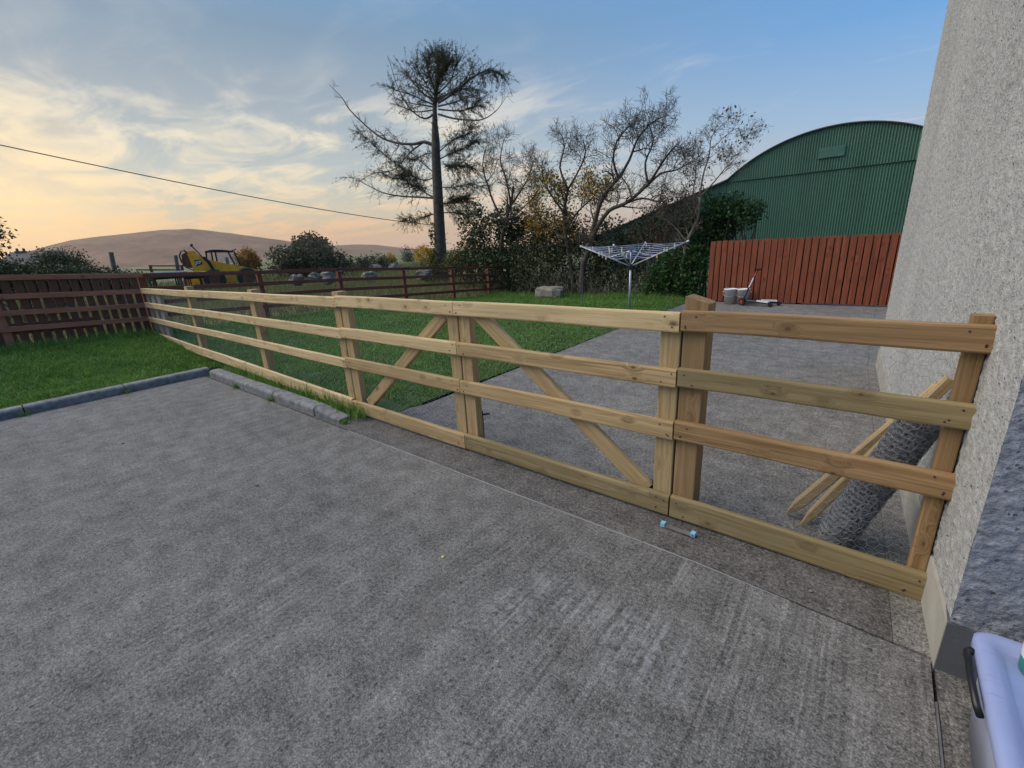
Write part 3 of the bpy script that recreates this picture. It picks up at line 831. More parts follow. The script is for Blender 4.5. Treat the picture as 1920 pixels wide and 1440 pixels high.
# ------------------------------------------------------------------ house on the right
hs = thing('house', 'pebbledashed house corner with cream side wall and front wall coloured as in blue shade', 'house', (0.38, 1.95, 0))
def dash_wall(name, p0, p1, z0, z1, normal, mat, step=0.02, amp=0.012, zc=3.2):
    p0, p1 = Vector((*p0, 0)), Vector((*p1, 0)); nrm = Vector((*normal, 0))
    L = (p1 - p0).length
    nx = max(2, int(L / step)); nz = int((z1 - z0) / step)
    S = p0[None] if False else None
    vs = []; fs = []
    for j in range(nz + 1):
        z = z0 + (z1 - z0) * j / nz
        for i in range(nx + 1):
            p = p0.lerp(p1, i / nx)
            q = Vector((p.x, p.y, z))
            a = mnoise.noise(q * 30) * 0.45 + (0.5 - abs(mnoise.noise(q * 52)) * 2) * 0.4 + mnoise.noise(q * 95) * 0.25
            edge = min(1.0, j / 3.0)
            vs.append(q + nrm * (amp * a * (0.3 if i in (0, nx) else 1) - 0.014 * (1 - edge)))
    w = nx + 1
    for j in range(nz):
        for i in range(nx):
            fs.append((j * w + i, j * w + i + 1, (j + 1) * w + i + 1, (j + 1) * w + i))
    return MB().add(vs, fs).build(name, mat, hs, smooth_=True)
A = (WX(1.95), 1.95); B = (WX(6.75), 6.75)
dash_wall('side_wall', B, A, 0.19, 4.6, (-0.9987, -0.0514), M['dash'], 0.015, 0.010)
dash_wall('front_wall', A, (0.95, 1.95), 0.20, 1.7, (0, -1), M['dash_shaded'], 0.0065, 0.0085)
MB().box((0.951, 1.945, 0.2), (6.0, 1.966, 4.6)).box((A[0] + .002, 1.948, 1.7), (0.95, 1.967, 4.6)).build('front_wall', M['dash_shaded'], hs)
# solid body behind the textured faces, plinths and roof
MB().prism([(A[0] + .02, A[1] + .02, 0.15), (6.0, A[1] + .02, 0.15), (6.0, 6.73, 0.15), (B[0] + .02, 6.73, 0.15)], (0, 0, 4.9)).build('wall_core', M['dash'], hs)
MB().prism([(A[0] - .006, A[1] + .004, -.1), (B[0] - .006, 6.745, -.1), (B[0] + .3, 6.745, -.1), (A[0] + .3, A[1] + .004, -.1)], (0, 0, 0.31)).build('plinth', M['plinth'], hs)
MB().prism([(A[0] - .004, A[1] - .004, -.1), (6.0, A[1] - .004, -.1), (6.0, A[1] + .15, -.1), (A[0] - .004 + .006, A[1] + .15, -.1)][::-1], (0, 0, 0.315)).build('plinth', M['plinth_grey'], hs)
MB().prism([(-0.15, 1.6, 4.62), (6.3, 1.6, 4.62), (6.3, 4.35, 6.6), (-0.15, 4.35, 6.6)], (0, 0, 0.12)).prism([(-0.15, 7.1, 4.62), (-0.15, 4.351, 6.6), (6.3, 4.351, 6.6), (6.3, 7.1, 4.62)], (0, 0, 0.12)).build('roof', M['slate'], hs)
MB().prism([(A[0] + .1, 1.97, 4.6), (A[0] + .1, 6.73, 4.6), (A[0] + .1, 4.35, 6.55)], (5.5, 0, 0)).build('gable', M['dash'], hs)

# ------------------------------------------------------------------ red fences
RX = -11.30
red = thing('red_field_fence', 'long red brown post and rail fence between the lawn and the field', 'fence', (RX, 8, 0))
def rtop(y): return float(np.interp(y, [0, 2.4, 4.63, 6.67, 8.8, 10.85, 12.7, 13.8], [1.59, 1.47, 1.365, 1.285, 1.16, 1.05, .94, .885]))
ry = [2.45, 4.63, 6.67, 8.8, 10.85, 12.7, 13.9]
for a, b_ in zip(ry[:-1], ry[1:]):
    for k in range(4):
        dz = 0.085 + k * 0.262
        plank('rail', (RX - 0.002 + 0.045, a + .004, rtop(a) - dz), (RX - 0.002 + 0.045, b_ - .004, rtop(b_) - dz), 0.085, 0.04, M['red_rail'], red, bev=0.005, warp=0.003, seg=4)
for y in ry[1:]:
    p_ = post('post', RX - 0.10, RX - 0.0, y - .05, y + .05, lawn_h(RX, y) - .1, rtop(y) - .02, M['red_rail'], red, bev=0.005)
pk = thing('red_boarded_fence', 'red brown boarded fence with four rails at the left edge of the lawn', 'fence', (RX, 0, 0))
def ltop(y): return 1.58 - (y - .6) * 0.055
for k, zo in enumerate((0.085, 0.395, 0.665, 0.93)):
    plank('rail', (RX + 0.045, -2.6, ltop(-2.6) - zo), (RX + 0.045, 2.44, ltop(2.44) - zo), 0.088, 0.042, M['brown_rail'], pk, bev=0.005, warp=0.004, seg=6)
y = -2.55; k = 0
while y < 2.36:
    w = 0.105 + random.uniform(-.006, .006)
    me = None
    post_o = post('board', RX - 0.030, RX - 0.008, y, y + w, 0.30 - .04 * max(0, y), ltop(y) - .02 + random.uniform(-.01, .01), M['brown_board'], pk, bev=0.002)
    y += w + 0.036 + random.uniform(-.007, .007)
    k += 1
plank('gap_backing', (RX - .035, -2.6, 0.72), (RX - .035, 1.62, 0.55), 0.19, 0.02, M['brown_board'], pk)
for yy in (-1.2, 0.42):
    post('post', RX - 0.002, RX + 0.001 + .0, yy - .055, yy + .055, 0.2, ltop(yy) - .05, M['brown_rail'], pk)
post('post', RX - 0.16, RX - 0.04, 2.38, 2.50, 0.1, 1.46, M['red_rail'], pk)

# solar lights on the posts
for y, lab in ((6.67, 'nearest'), (8.8, 'second nearest'), (10.85, 'third nearest'), (12.7, 'farthest')):
    z = rtop(y)
    s = thing('solar_light', 'small white solar light on the fence post, %s of the row' % lab, 'light', (RX + .06, y, z), 'solar lights on red fence posts')
    MB().prism([(RX + .046, y - .045, z - .06), (RX + .046, y + .045, z - .06), (RX + .046, y + .045, z + .005), (RX + .046, y - .045, z + .005)], (0.05, 0, -0.012)).build('housing', M['black'], s)
    MB().prism([(RX + .047, y - .04, z - .085), (RX + .047, y + .04, z - .085), (RX + .047, y + .04, z - .061), (RX + .047, y - .04, z - .061)], (0.04, 0, 0)).build('lens', M['white_plastic'], s)

# ------------------------------------------------------------------ board fence at the back
bf = thing('board_fence', 'tall red brown vertical board fence in front of the green barn', 'fence', (-1.5, 12.0, 0))
x = -3.33; k = 0
while x < 1.6:
    w = 0.112 + random.uniform(-.004, .004)
    post('board', x, x + w, 12.0 + random.uniform(-.004, .004), 12.022, 0.03 + random.uniform(-.008, .008), 1.462 + random.uniform(-.008, .006), M['red_board'], bf, bev=0.003)
    x += w + 0.019 + random.uniform(-.005, .006); k += 1
for z in (1.22, 0.62, 0.12):
    plank('rail', (-3.32, 12.032, z), (1.65, 12.032, z), 0.2 if z > 1 else 0.09, 0.04, M['brown_board'] if z > 1 else M['gap_shade'], bf)
x = -3.27
while x < 1.6:
    post('gap_backing', x, x + .118, 12.10, 12.117, 0.02, 1.42, M['gap_shade'], bf, bev=0.002); x += .1195  # extra layer added behind the boards, coloured dark so the gaps look shaded
for xp in (-3.2, -1.4, 0.4):
    post('post', xp, xp + .1, 12.12, 12.22, 0.0, 1.40, M['brown_board'], bf)

# ------------------------------------------------------------------ barn
barn = thing('barn', 'large green corrugated barn with arched roof and low lean-to', 'barn', (-2.2, 25, -0.1))
def arch(x):
    R = 6.45; cx = -2.15; top = 5.70
    return top - R + math.sqrt(max(0.0, R * R - (x - cx) ** 2))
BX0, BX1 = -6.40, 2.10
def corrugated(name, x0, x1, topf, zb, y, mat, pitch=0.098, depth=0.021):
    n = int((x1 - x0) / pitch * 4)
    vs = []; fs = []
    for i in range(n + 1):
        x_ = x0 + (x1 - x0) * i / n
        yy = y + depth * math.sin(2 * math.pi * i / 4 + 0.4)
        vs += [(x_, yy, zb), (x_, yy, topf(x_))]
    for i in range(n): fs.append((2 * i, 2 * i + 2, 2 * i + 3, 2 * i + 1))
    return MB().add(vs, fs).build(name, mat, barn)
corrugated('gable_sheeting', BX0, BX1, lambda x: min(arch(x), 4.12 + 0 * x) - 0.0 if arch(x) < 4.12 else 4.12, -0.1, 25.03, M['barn_green'])
corrugated('upper_gable_sheeting', BX0 + .05, BX1 - .05, arch, 4.02, 24.97, M['barn_green'])
corrugated('lean_to_sheeting', -13.6, BX0 - .02, lambda x: 1.80 + (x + 13.6) * (4.08 - 1.80) / 7.2, -0.1, 25.03, M['barn_green'])
mb = MB(); N_ = 36; outer = []
xs_ = [BX0 + (BX1 - BX0) * i / N_ for i in range(N_ + 1)]
vs = []
for x_ in xs_: vs += [(x_, 24.86, arch(x_) + .01), (x_, 24.86, arch(x_) + .05), (x_, 45, arch(x_) + .05), (x_, 45, arch(x_) + .01)]
fs = []
for i in range(N_):
    for q in range(4):
        fs.append((4 * i + q, 4 * i + 4 + q, 4 * i + 4 + (q + 1) % 4, 4 * i + (q + 1) % 4))
fs += [(0, 1, 2, 3), (4 * N_ + 3, 4 * N_ + 2, 4 * N_ + 1, 4 * N_)]
MB().add(vs, fs).build('arched_roof', M['barn_roof'], barn)
MB().prism([(-13.9, 24.85, 1.73), (BX0, 24.85, 4.10), (BX0, 24.85, 4.16), (-13.9, 24.85, 1.79)], (0, 20, 0)).build('lean_to_roof', M['barn_roof'], barn)
MB().box((-2.80, 24.90, 4.52), (-1.86, 24.94, 4.93)).build('vent_panel', M['barn_trim'], barn)
MB().box((BX1 - .05, 25.1, -.1), (BX1, 45, 4.1)).box((-13.6, 25.1, -.1), (-13.5, 45, 1.7)).build('side_wall', M['barn_green'], barn)

# ------------------------------------------------------------------ foliage and trees
def leaf_cloud(pts, size, flat=0.0):
    """quads (n*4 verts) at points with random orientation, pointed leaf shape"""
    n = len(pts)
    a = RNG.normal(size=(n, 3)); a /= np.linalg.norm(a, axis=1, keepdims=True)
    b_ = RNG.normal(size=(n, 3)); b_ -= a * (a * b_).sum(1, keepdims=True); b_ /= np.linalg.norm(b_, axis=1, keepdims=True)
    s = size * RNG.uniform(0.6, 1.4, (n, 1))
    v = np.stack([pts - a * s, pts - b_ * s * .55, pts + a * s, pts + b_ * s * .55], 1).reshape(-1, 3)
    f = np.arange(4 * n).reshape(-1, 4)
    return v, f
def blob_points(blobs, n, shell=0.55, clump=0.0):
    """points in a union of ellipsoids, favouring the outer shell, grouped in small clumps"""
    vol = np.array([bl[3] * bl[4] * bl[5] for bl in blobs]) ** 0.75
    cnt = RNG.multinomial(n, vol / vol.sum())
    out = []
    for bl, c in zip(blobs, cnt):
        m = max(1, c // 9)
        d = RNG.normal(size=(m, 3)); d /= np.linalg.norm(d, axis=1, keepdims=True)
        r = 1 - shell * RNG.random((m, 1)) ** 1.6
        bump = 1 + 0.16 * np.array([mnoise.noise((q[0] * 2.5 + bl[0], q[1] * 2.5 + bl[1], q[2] * 2.5)) for q in d])[:, None] * 1.6
        ctr = np.array(bl[:3]) + d * r * bump * np.array(bl[3:6])
        k = RNG.integers(0, m, c)
        out.append(ctr[k] + RNG.normal(size=(c, 3)) * clump)
    return np.concatenate(out)
def stems(mb, base, blobs, n, r=0.02):
    for i in range(n):
        bl = random.choice(blobs)
        p = Vector((bl[0] + random.gauss(0, bl[3] * .5), bl[1] + random.gauss(0, bl[4] * .5), bl[2] + bl[5] * random.uniform(0, 1.0)))
        b0 = Vector((base[0] + random.gauss(0, .5 * abs(bl[3])) + (bl[0] - base[0]) * .7, base[1] + random.gauss(0, .2), base[2]))
        mid = b0.lerp(p, .5) + Vector((random.gauss(0, .1), random.gauss(0, .1), random.gauss(.1, .1)))
        mb.tube([b0, mid, p], [r, r * .7, r * .25], 4, False)
def bush(name, label, cat, blobs, n, size, mat, base, nst=14, clump=0.06, shell=0.55, group=None, stem_mat='bark', zmin=None, r=0.02):
    t_ = thing(name, label, cat, base, group)
    P_ = blob_points(blobs, n, shell, clump)
    if zmin is not None: P_ = P_[P_[:, 2] > zmin]
    v, f = leaf_cloud(P_, size)
    np_mesh('foliage', v, f, mat, t_)
    mb_ = MB(); stems(mb_, base, blobs, nst, r); mb_.build('stem', M[stem_mat], t_)
    return t_

class Tree:
    def __init__(self, seed):
        self.r = random.Random(seed); self.mb = MB(); self.tips = []
    def wander(self, p, d, L, r0, r1, n, gnarl, up):
        pts = [p.copy()]; rad = [r0]; d = d.normalized()
        for i in range(n):
            d = (d + Vector((self.r.gauss(0, gnarl), self.r.gauss(0, gnarl), self.r.gauss(0, gnarl) + up))).normalized()
            p = p + d * (L / n); pts.append(p.copy()); rad.append(r0 + (r1 - r0) * (i + 1) / n)
        return pts, rad
    def sub(self, pts, rad, depth, L, count, gnarl=0.22, up=0.05, spread=0.9, start=0.25, minr=0.0035):
        """side branches along a polyline, recursively"""
        segs = len(pts) - 1
        for i in range(count):
            s = start + (1 - start) * (i + self.r.random()) / count
            k = min(segs - 1, int(s * segs)); u = s * segs - k
            p = pts[k].lerp(pts[k + 1], u); d = (pts[k + 1] - pts[k]).normalized()
            side = Vector((self.r.gauss(0, 1), self.r.gauss(0, 1), self.r.gauss(0, 1)))
            side = (side - d * side.dot(d)).normalized()
            nd = (d * (1 - spread * .45) + side * spread + Vector((0, 0, up * 2))).normalized()
            l = L * self.r.uniform(0.55, 1.15) * (1.1 - 0.45 * s)
            r0 = max(minr, (rad[k] + (rad[k + 1] - rad[k]) * u) * self.r.uniform(0.45, 0.65))
            q, rr = self.wander(p, nd, l, r0, max(minr * .7, r0 * .35), 4 if depth > 0 else 3, gnarl, up)
            self.mb.tube(q, rr, 4 if r0 > .015 else 3, False)
            if depth > 0:
                self.sub(q, rr, depth - 1, L * 0.55, max(3, int(count * 0.74)), gnarl, up, spread, 0.15, minr)
            else:
                self.tips.append(q[-1]); self.tips.append(q[1])
    def limb(self, pts, r0, r1, n=7):
        pts = [Vector(p) for p in pts]
        # smooth
        q = []
        for i in range(len(pts) - 1):
            for s in (0, .33, .66):
                a = pts[max(0, i - 1)]; b_ = pts[i]; c = pts[i + 1]; d = pts[min(len(pts) - 1, i + 2)]
                q.append(0.5 * ((2 * b_) + (c - a) * s + (2 * a - 5 * b_ + 4 * c - d) * s * s + (3 * b_ - a - 3 * c + d) * s ** 3))
        q.append(pts[-1])
        q = [p + Vector((self.r.gauss(0, .2 * r1), self.r.gauss(0, .2 * r1), 0)) for p in q]
        rad = [r0 + (r1 - r0) * i / (len(q) - 1) for i in range(len(q))]
        self.mb.tube(q, rad, n, True)
        return q, rad
def px_line(pts, y, dys=None):
    return [at_y(p[0], p[1], y + (dys[i] if dys else 0)) for i, p in enumerate(pts)]

def bare_tree(name, label, limbs, y, seed, leaves=None, L=0.9, cnt=9, depth=2, gnarl=0.25, mat='bark', minr=0.0045):
    """limbs: list of (pixel line, depth offsets at the tip, r0, r1)"""
    T = Tree(seed)
    first = px_line(limbs[0][0][:1], y)[0]
    t_ = thing(name, label, 'tree', (first.x, first.y, -0.1))
    for (ln, dyt, r0, r1) in limbs:
        n = len(ln)
        pts = px_line(ln, y, [dyt * (i / (n - 1)) ** 1.3 for i in range(n)])
        if ln is limbs[0][0] or r0 > 0.1: pts[0].z = min(pts[0].z, -0.05)
        q, rr = T.limb(pts, r0 * .82, r1 * .8)
        T.sub(q, rr, depth, L, cnt + 2, gnarl, 0.06, 0.95, 0.35, minr)
    T.mb.build('trunk', M[mat], t_, smooth_=True)
    if leaves:
        for (lm, n, size, spread, sel) in leaves:
            tips = [p for p in T.tips if sel(p)]
            if tips:
                P_ = np.array([tips[i] for i in RNG.integers(0, len(tips), n)]) + RNG.normal(size=(n, 3)) * spread
                v, f = leaf_cloud(P_, size)
                np_mesh('crown', v, f, M[lm], t_)
    return T, t_

# bare hawthorn, left
bare_tree('hawthorn_tree', 'bare twiggy tree standing right beside the larch', [
    ([(938, 520), (940, 460), (946, 420), (958, 385), (962, 350)], 0.1, 0.11, 0.045),
    ([(946, 420), (928, 385), (915, 350), (905, 310), (912, 275)], -0.5, 0.06, 0.016),
    ([(958, 385), (975, 360), (992, 330), (1000, 300)], 0.6, 0.05, 0.014),
    ([(958, 385), (950, 340), (938, 300), (945, 262)], 0.3, 0.055, 0.014),
    ([(946, 420), (970, 400), (1000, 370), (1012, 350)], -0.4, 0.04, 0.012)], 13.4, 3, None, 0.95, 9, 2)
# yellow leaved tree
bare_tree('autumn_tree', 'tree with thinning yellow leaves in the middle of the hedge', [
    ([(1078, 552), (1070, 500), (1062, 450), (1058, 400), (1065, 355)], 0.1, 0.10, 0.05),
    ([(1058, 400), (1040, 375), (1022, 345), (1015, 310)], -0.5, 0.05, 0.014),
    ([(1065, 355), (1050, 315), (1058, 275), (1052, 250)], 0.4, 0.05, 0.012),
    ([(1065, 355), (1085, 320), (1098, 285), (1092, 262)], -0.3, 0.045, 0.012),
    ([(1062, 430), (1085, 395), (1112, 370), (1125, 345)], 0.5, 0.045, 0.014),
    ([(1062, 450), (1035, 430), (1015, 410), (1005, 395)], 0.5, 0.04, 0.012)], 13.0, 5,
    [('leaf_yellow', 3400, 0.038, 0.13, lambda p: p.z < 3.7 and p.z > 1.7), ('leaf_olive', 2600, 0.03, 0.12, lambda p: p.z < 4.0)], 0.8, 8, 2)
# leaning tree
bare_tree('leaning_tree', 'bare tree with two long limbs leaning right above the clothes line', [
    ([(1093, 552), (1092, 510), (1102, 470), (1112, 430), (1130, 370), (1160, 335)], 0.1, 0.13, 0.06),
    ([(1102, 470), (1118, 430), (1142, 395), (1175, 380), (1215, 345), (1245, 300), (1270, 270)], -0.4, 0.10, 0.022),
    ([(1160, 335), (1180, 300), (1195, 262), (1222, 230), (1250, 216)], 0.3, 0.055, 0.012),
    ([(1160, 335), (1150, 300), (1158, 262), (1182, 235)], -0.5, 0.05, 0.012),
    ([(1215, 345), (1240, 325), (1270, 318), (1300, 300)], 0.5, 0.045, 0.012),
    ([(1175, 380), (1205, 372), (1235, 378), (1262, 372)], -0.3, 0.04, 0.014),
    ([(1215, 345), (1210, 305), (1225, 265), (1215, 230)], 0.6, 0.045, 0.012)], 12.7, 11, None, 0.85, 9, 2, 0.28)
# thin tree with last leaves
bare_tree('sparse_tree', 'thin crooked tree with a few last leaves in front of the barn', [
    ([(1275, 555), (1280, 500), (1288, 455), (1308, 410), (1312, 370)], 0.0, 0.075, 0.035),
    ([(1312, 370), (1318, 330), (1330, 290), (1335, 255), (1362, 228)], -0.2, 0.03, 0.007),
    ([(1308, 410), (1300, 365), (1305, 320), (1298, 280)], 0.4, 0.03, 0.008),
    ([(1312, 370), (1340, 340), (1360, 315), (1378, 300)], -0.4, 0.025, 0.007),
    ([(1335, 280), (1360, 255), (1385, 240), (1390, 262)], 0.1, 0.012, 0.005),
    ([(1288, 455), (1265, 425), (1245, 410), (1228, 405)], 0.3, 0.03, 0.009)], 12.5, 21,
    [('leaf_brown', 420, 0.035, 0.07, lambda p: True)], 0.62, 7, 2, 0.3, 'bark_pale', 0.0035)

# larch
def larch():
    y = 16.0
    T = Tree(31)
    b0 = at_y(826, 520, y); b0.z = -0.1
    t_ = thing('larch_tree', 'tall dark larch with a dense ragged top and bare lower limbs', 'tree', b0)
    def crown(pts):
        return [(820 + (a - 820) * (.94 if b_ < 205 else 1), 205 - (205 - b_) * .80 if b_ < 205 else b_) for a, b_ in pts]
    trunk = [b0] + px_line(crown([(826, 480), (824, 430), (821, 370), (818, 310), (816, 250), (815, 205), (818, 160), (822, 120), (821, 84)]), y)
    q, rr = T.limb(trunk, 0.36, 0.03, 9)
    rad = []
    for p in q:
        s = p.z / 10.0
        rad.append(float(np.interp(s, [0, .15, .45, .65, .72, .85, 1.05], [.36, .30, .24, .20, .13, .06, .012])))
    T.mb = MB(); T.mb.tube(q, rad, 9, True)
    T.mb.build('trunk', M['bark_larch'], t_, smooth_=True)
    # bare limbs
    B_ = Tree(37)
    bare = [([(812, 272), (795, 266), (775, 270), (745, 268), (715, 258), (685, 235), (655, 205), (630, 178), (604, 147)], -1.2, .085, .012),
            ([(816, 212), (800, 222), (785, 218), (770, 205), (755, 185), (740, 150), (728, 105), (721, 82)], 0.8, .05, .008),
            ([(822, 214), (850, 222), (880, 225), (905, 224), (930, 208), (955, 180)], -0.8, .05, .008),
            ([(820, 372), (790, 370), (755, 368), (720, 362), (690, 348), (665, 335), (645, 332)], 0.5, .055, .008),
            ([(820, 330), (800, 312), (775, 290), (750, 268), (728, 245)], 0.9, .035, .007),
            ([(795, 266), (770, 285), (752, 305), (735, 320), (700, 325), (672, 342)], -0.4, .04, .008),
            ([(821, 372), (795, 360), (775, 330), (745, 310), (715, 285), (690, 262), (668, 245)], 0.2, .05, .008),
            ([(822, 300), (845, 288), (872, 278), (895, 262)], 0.4, .035, .008),
            ([(822, 400), (800, 405), (775, 415), (760, 412)], 0.3, .03, .008),
            ([(823, 350), (850, 352), (880, 345), (905, 350)], -0.3, .03, .008),
            ([(823, 385), (850, 378), (878, 372)], 0.3, .04, .01),
            ([(815, 196), (795, 185), (765, 170), (738, 160), (722, 150)], -0.6, .04, .008),
            ([(815, 190), (790, 165), (770, 140), (755, 115)], 0.4, .04, .008),
            ([(818, 180), (800, 150), (785, 120), (775, 95)], -0.5, .035, .008),
            ([(822, 190), (850, 170), (880, 140), (905, 120), (930, 114), (955, 130)], 0.6, .05, .008),
            ([(822, 198), (850, 190), (880, 178), (905, 172)], -0.6, .045, .01),
            ([(820, 170), (845, 140), (855, 110), (862, 95)], 0.3, .035, .008),
            ([(820, 160), (832, 125), (842, 100)], -0.3, .03, .008),
            ([(820, 180), (850, 165), (885, 155), (900, 165)], 0.1, .04, .01),
            ([(816, 200), (790, 195), (765, 190), (745, 182)], 0.3, .04, .01),
            ([(818, 170), (806, 135), (800, 105), (806, 88)], 0.3, .03, .008),
            ([(819, 150), (830, 118), (836, 96), (834, 84)], -0.2, .025, .007),
            ([(818, 185), (785, 150), (760, 128), (748, 112)], 0.5, .035, .008),
            ([(821, 185), (862, 152), (884, 118), (890, 98)], -0.4, .035, .008),
            ([(822, 205), (862, 208), (890, 200), (902, 186)], 0.5, .04, .008),
            ([(818, 205), (780, 210), (752, 200), (738, 196)], -0.5, .035, .008),
            ([(821, 330), (795, 338), (770, 330), (740, 335), (712, 322)], 0.6, .035, .008),
            ([(823, 285), (850, 262), (872, 255), (884, 238)], -0.5, .03, .008),
            ([(821, 290), (800, 288), (775, 300), (752, 292)], 0.5, .03, .008),
            ([(824, 400), (850, 398), (872, 404), (892, 396)], 0.2, .03, .008)]
    lines = []
    for ln, dyt, r0, r1 in bare:
        n = len(ln)
        pts = px_line(crown(ln), y, [dyt * (i / (n - 1)) for i in range(n)])
        qq, r2 = B_.limb(pts, r0, r1, 5)
        lines.append((qq, r2, ln))
        B_.sub(qq, r2, 1, 0.75, 9, 0.2, 0.03, 0.9, 0.2, 0.006)
    B_.mb.build('branch', M['bark'], t_, smooth_=True)
    # needle sprays: short fine needles hung along thin twigs
    segs = []
    rr_ = random.Random(5)
    def spray(p, d, L, droop):
        q_ = p.copy(); dd = d.normalized()
        pts = [q_.copy()]
        for i in range(5):
            dd = (dd + Vector((rr_.gauss(0, .12), rr_.gauss(0, .12), rr_.gauss(0, .1) - droop))).normalized()
            q_ = q_ + dd * (L / 5); pts.append(q_.copy())
        return pts
    tw = MB(); needles = []
    def along(qq, count, L, droop, dens_, start=0.2):
        count = int(count * 1.7); L = L * 1.2; dens_ = max(4, int(dens_ * .62))
        for i in range(count):
            s = (start + (1 - start) * rr_.random()) * (len(qq) - 1); k = min(len(qq) - 2, int(s))
            p = qq[k].lerp(qq[k + 1], s - k); d = (qq[k + 1] - qq[k]).normalized()
            side = Vector((rr_.gauss(0, 1), rr_.gauss(0, 1), rr_.gauss(0, .8)))
            pts = spray(p, d * .7 + side.normalized() * .8, L * rr_.uniform(.5, 1.2), droop)
            tw.tube(pts, [.008, .007, .006, .005, .004, .003], 3, False)
            for j in range(dens_):
                u = rr_.random() * 5; m = min(4, int(u))
                needles.append(pts[m].lerp(pts[m + 1], u - m))
    needle_plan = {5: (16, .6, .02, 12), 6: (95, .8, .04, 18), 3: (22, .65, .03, 10), 7: (60, .75, .02, 16), 8: (50, .6, .06, 16), 9: (40, .65, .05, 14), 10: (60, .7, .05, 20),
                   11: (26, .9, -.02, 18), 12: (30, .9, -.05, 18), 13: (34, .8, -.06, 20), 14: (60, .6, .16, 20), 15: (22, .8, .0, 24), 16: (30, .8, -.06, 18), 17: (34, .7, -.06, 20), 18: (30, .8, -.02, 24), 19: (16, .8, .0, 22),
                   20: (40, .6, -.06, 22), 21: (36, .55, -.06, 22), 22: (16, .8, -.05, 14), 23: (14, .8, -.05, 14), 24: (30, .75, .04, 22), 25: (14, .7, .02, 16), 26: (60, .7, .04, 14), 27: (50, .65, .0, 14), 28: (40, .65, .03, 12), 29: (44, .6, .05, 14), 4: (26, .6, .0, 8)}
    for k, pl in needle_plan.items():
        f_ = .62 if k in (11, 12, 15, 18, 19, 22, 23, 25, 13, 16) else 1.0
        along(lines[k][0], int(pl[0] * f_), *pl[1:])
    along(q[int(len(q) * .66):], 90, .65, -.04, 24, 0.0)
    # clumps low on the trunk
    along(px_line([(812, 372), (790, 352), (768, 345), (752, 330)], y, [0, .2, .4, .4]), 70, .9, .06, 26)
    along(px_line([(826, 312), (850, 312), (885, 312)], y, [0, -.2, -.4]), 60, .8, .04, 26)
    along(px_line([(828, 372), (850, 372), (880, 370)], y, [0, .2, .3]), 24, .6, .05, 20)
    along(q[3:int(len(q) * .66)], 46, .55, .03, 3, 0.0)
    tw.build('twig', M['bark'], t_, props={'kind': 'stuff'})
    Np = np.array(needles); Np = np.repeat(Np, 3, 0) + RNG.normal(size=(len(Np) * 3, 3)) * .02
    n = len(Np)
    d = RNG.normal(size=(n, 3)); d[:, 2] += .25; d /= np.linalg.norm(d, axis=1, keepdims=True)
    side = np.cross(d, RNG.normal(size=(n, 3))); side /= np.linalg.norm(side, axis=1, keepdims=True)
    L = RNG.uniform(.05, .12, (n, 1))
    v = np.stack([Np - side * .009, Np + side * .009, Np + d * L], 1).reshape(-1, 3)
    np_mesh('crown', v, np.arange(3 * n).reshape(-1, 3), M['leaf_larch'], t_)
    # ivy at the foot
    P_ = blob_points([(b0.x, b0.y, 0.7, .55, .5, 1.1), (b0.x + .1, b0.y, 1.3, .35, .35, .7), (b0.x + .05, b0.y - .1, 2.2, .3, .3, .7), (b0.x - .4, b0.y - .2, .6, .6, .5, .7)], 4200, .4, .05)
    v, f = leaf_cloud(P_, 0.055); np_mesh('ivy', v, f, M['leaf_olive'], t_)
larch()

# hedge bank and bushes
def bl(px, py, y, rx, ry_, rz):
    p = at_y(px, py, y); return (p.x, p.y, p.z, rx, ry_, rz)
bush('ivy_bush', 'tall dark ivy covered bush beside the end of the red fence', 'bush',
     [bl(925, 450, 13.8, 1.3, .8, 1.1), bl(905, 500, 13.6, 1.3, .8, .9), bl(960, 420, 14.0, .9, .7, .8), bl(890, 420, 14.2, .7, .6, .9), bl(960, 500, 13.4, 1.0, .7, .9)], 9000, 0.055, M['leaf_dark'], (-11.6, 13.8, -.1), 20, .09)
bush('olive_bush', 'olive green bush behind the red fence below the larch', 'bush',
     [bl(862, 490, 14.6, .8, .6, .6), bl(880, 475, 14.6, .6, .5, .7), bl(850, 500, 14.2, .6, .5, .45)], 2600, 0.055, M['leaf_olive'], (-14.4, 14.5, -.1), 10, .08)
bush('hedge', 'dark overgrown hedge behind the boulder and the clothes line', 'hedge',
     [bl(1010, 490, 13.3, 1.3, .7, .85), bl(1030, 455, 13.8, 1.1, .7, .75), bl(1090, 490, 13.5, 1.1, .7, .9), bl(1150, 490, 13.3, 1.1, .7, .85), bl(1150, 455, 13.8, 1.1, .7, .7), bl(1200, 470, 13.6, .9, .7, .9), bl(1240, 430, 13.8, .8, .6, .7), bl(1090, 530, 13.2, 3.6, .5, .55), bl(985, 440, 14.0, .9, .6, .7), bl(1040, 425, 14.2, .9, .6, .6), bl(1075, 445, 13.9, .8, .6, .6)], 21000, 0.045, M['leaf_hedge'], (-8, 13.3, -.1), 110, .09, r=.014)
bush('dead_brush', 'tangle of bare brown stems and dead leaves over the hedge before the barn', 'bush',
     [bl(1250, 410, 13.2, .75, .5, .7), bl(1290, 400, 13.1, .5, .5, .8), bl(1220, 440, 13.1, .6, .5, .5)], 1500, 0.035, M['leaf_brown'], (-4.7, 13.1, -.1), 110, .1, stem_mat='bark_pale', r=.011)
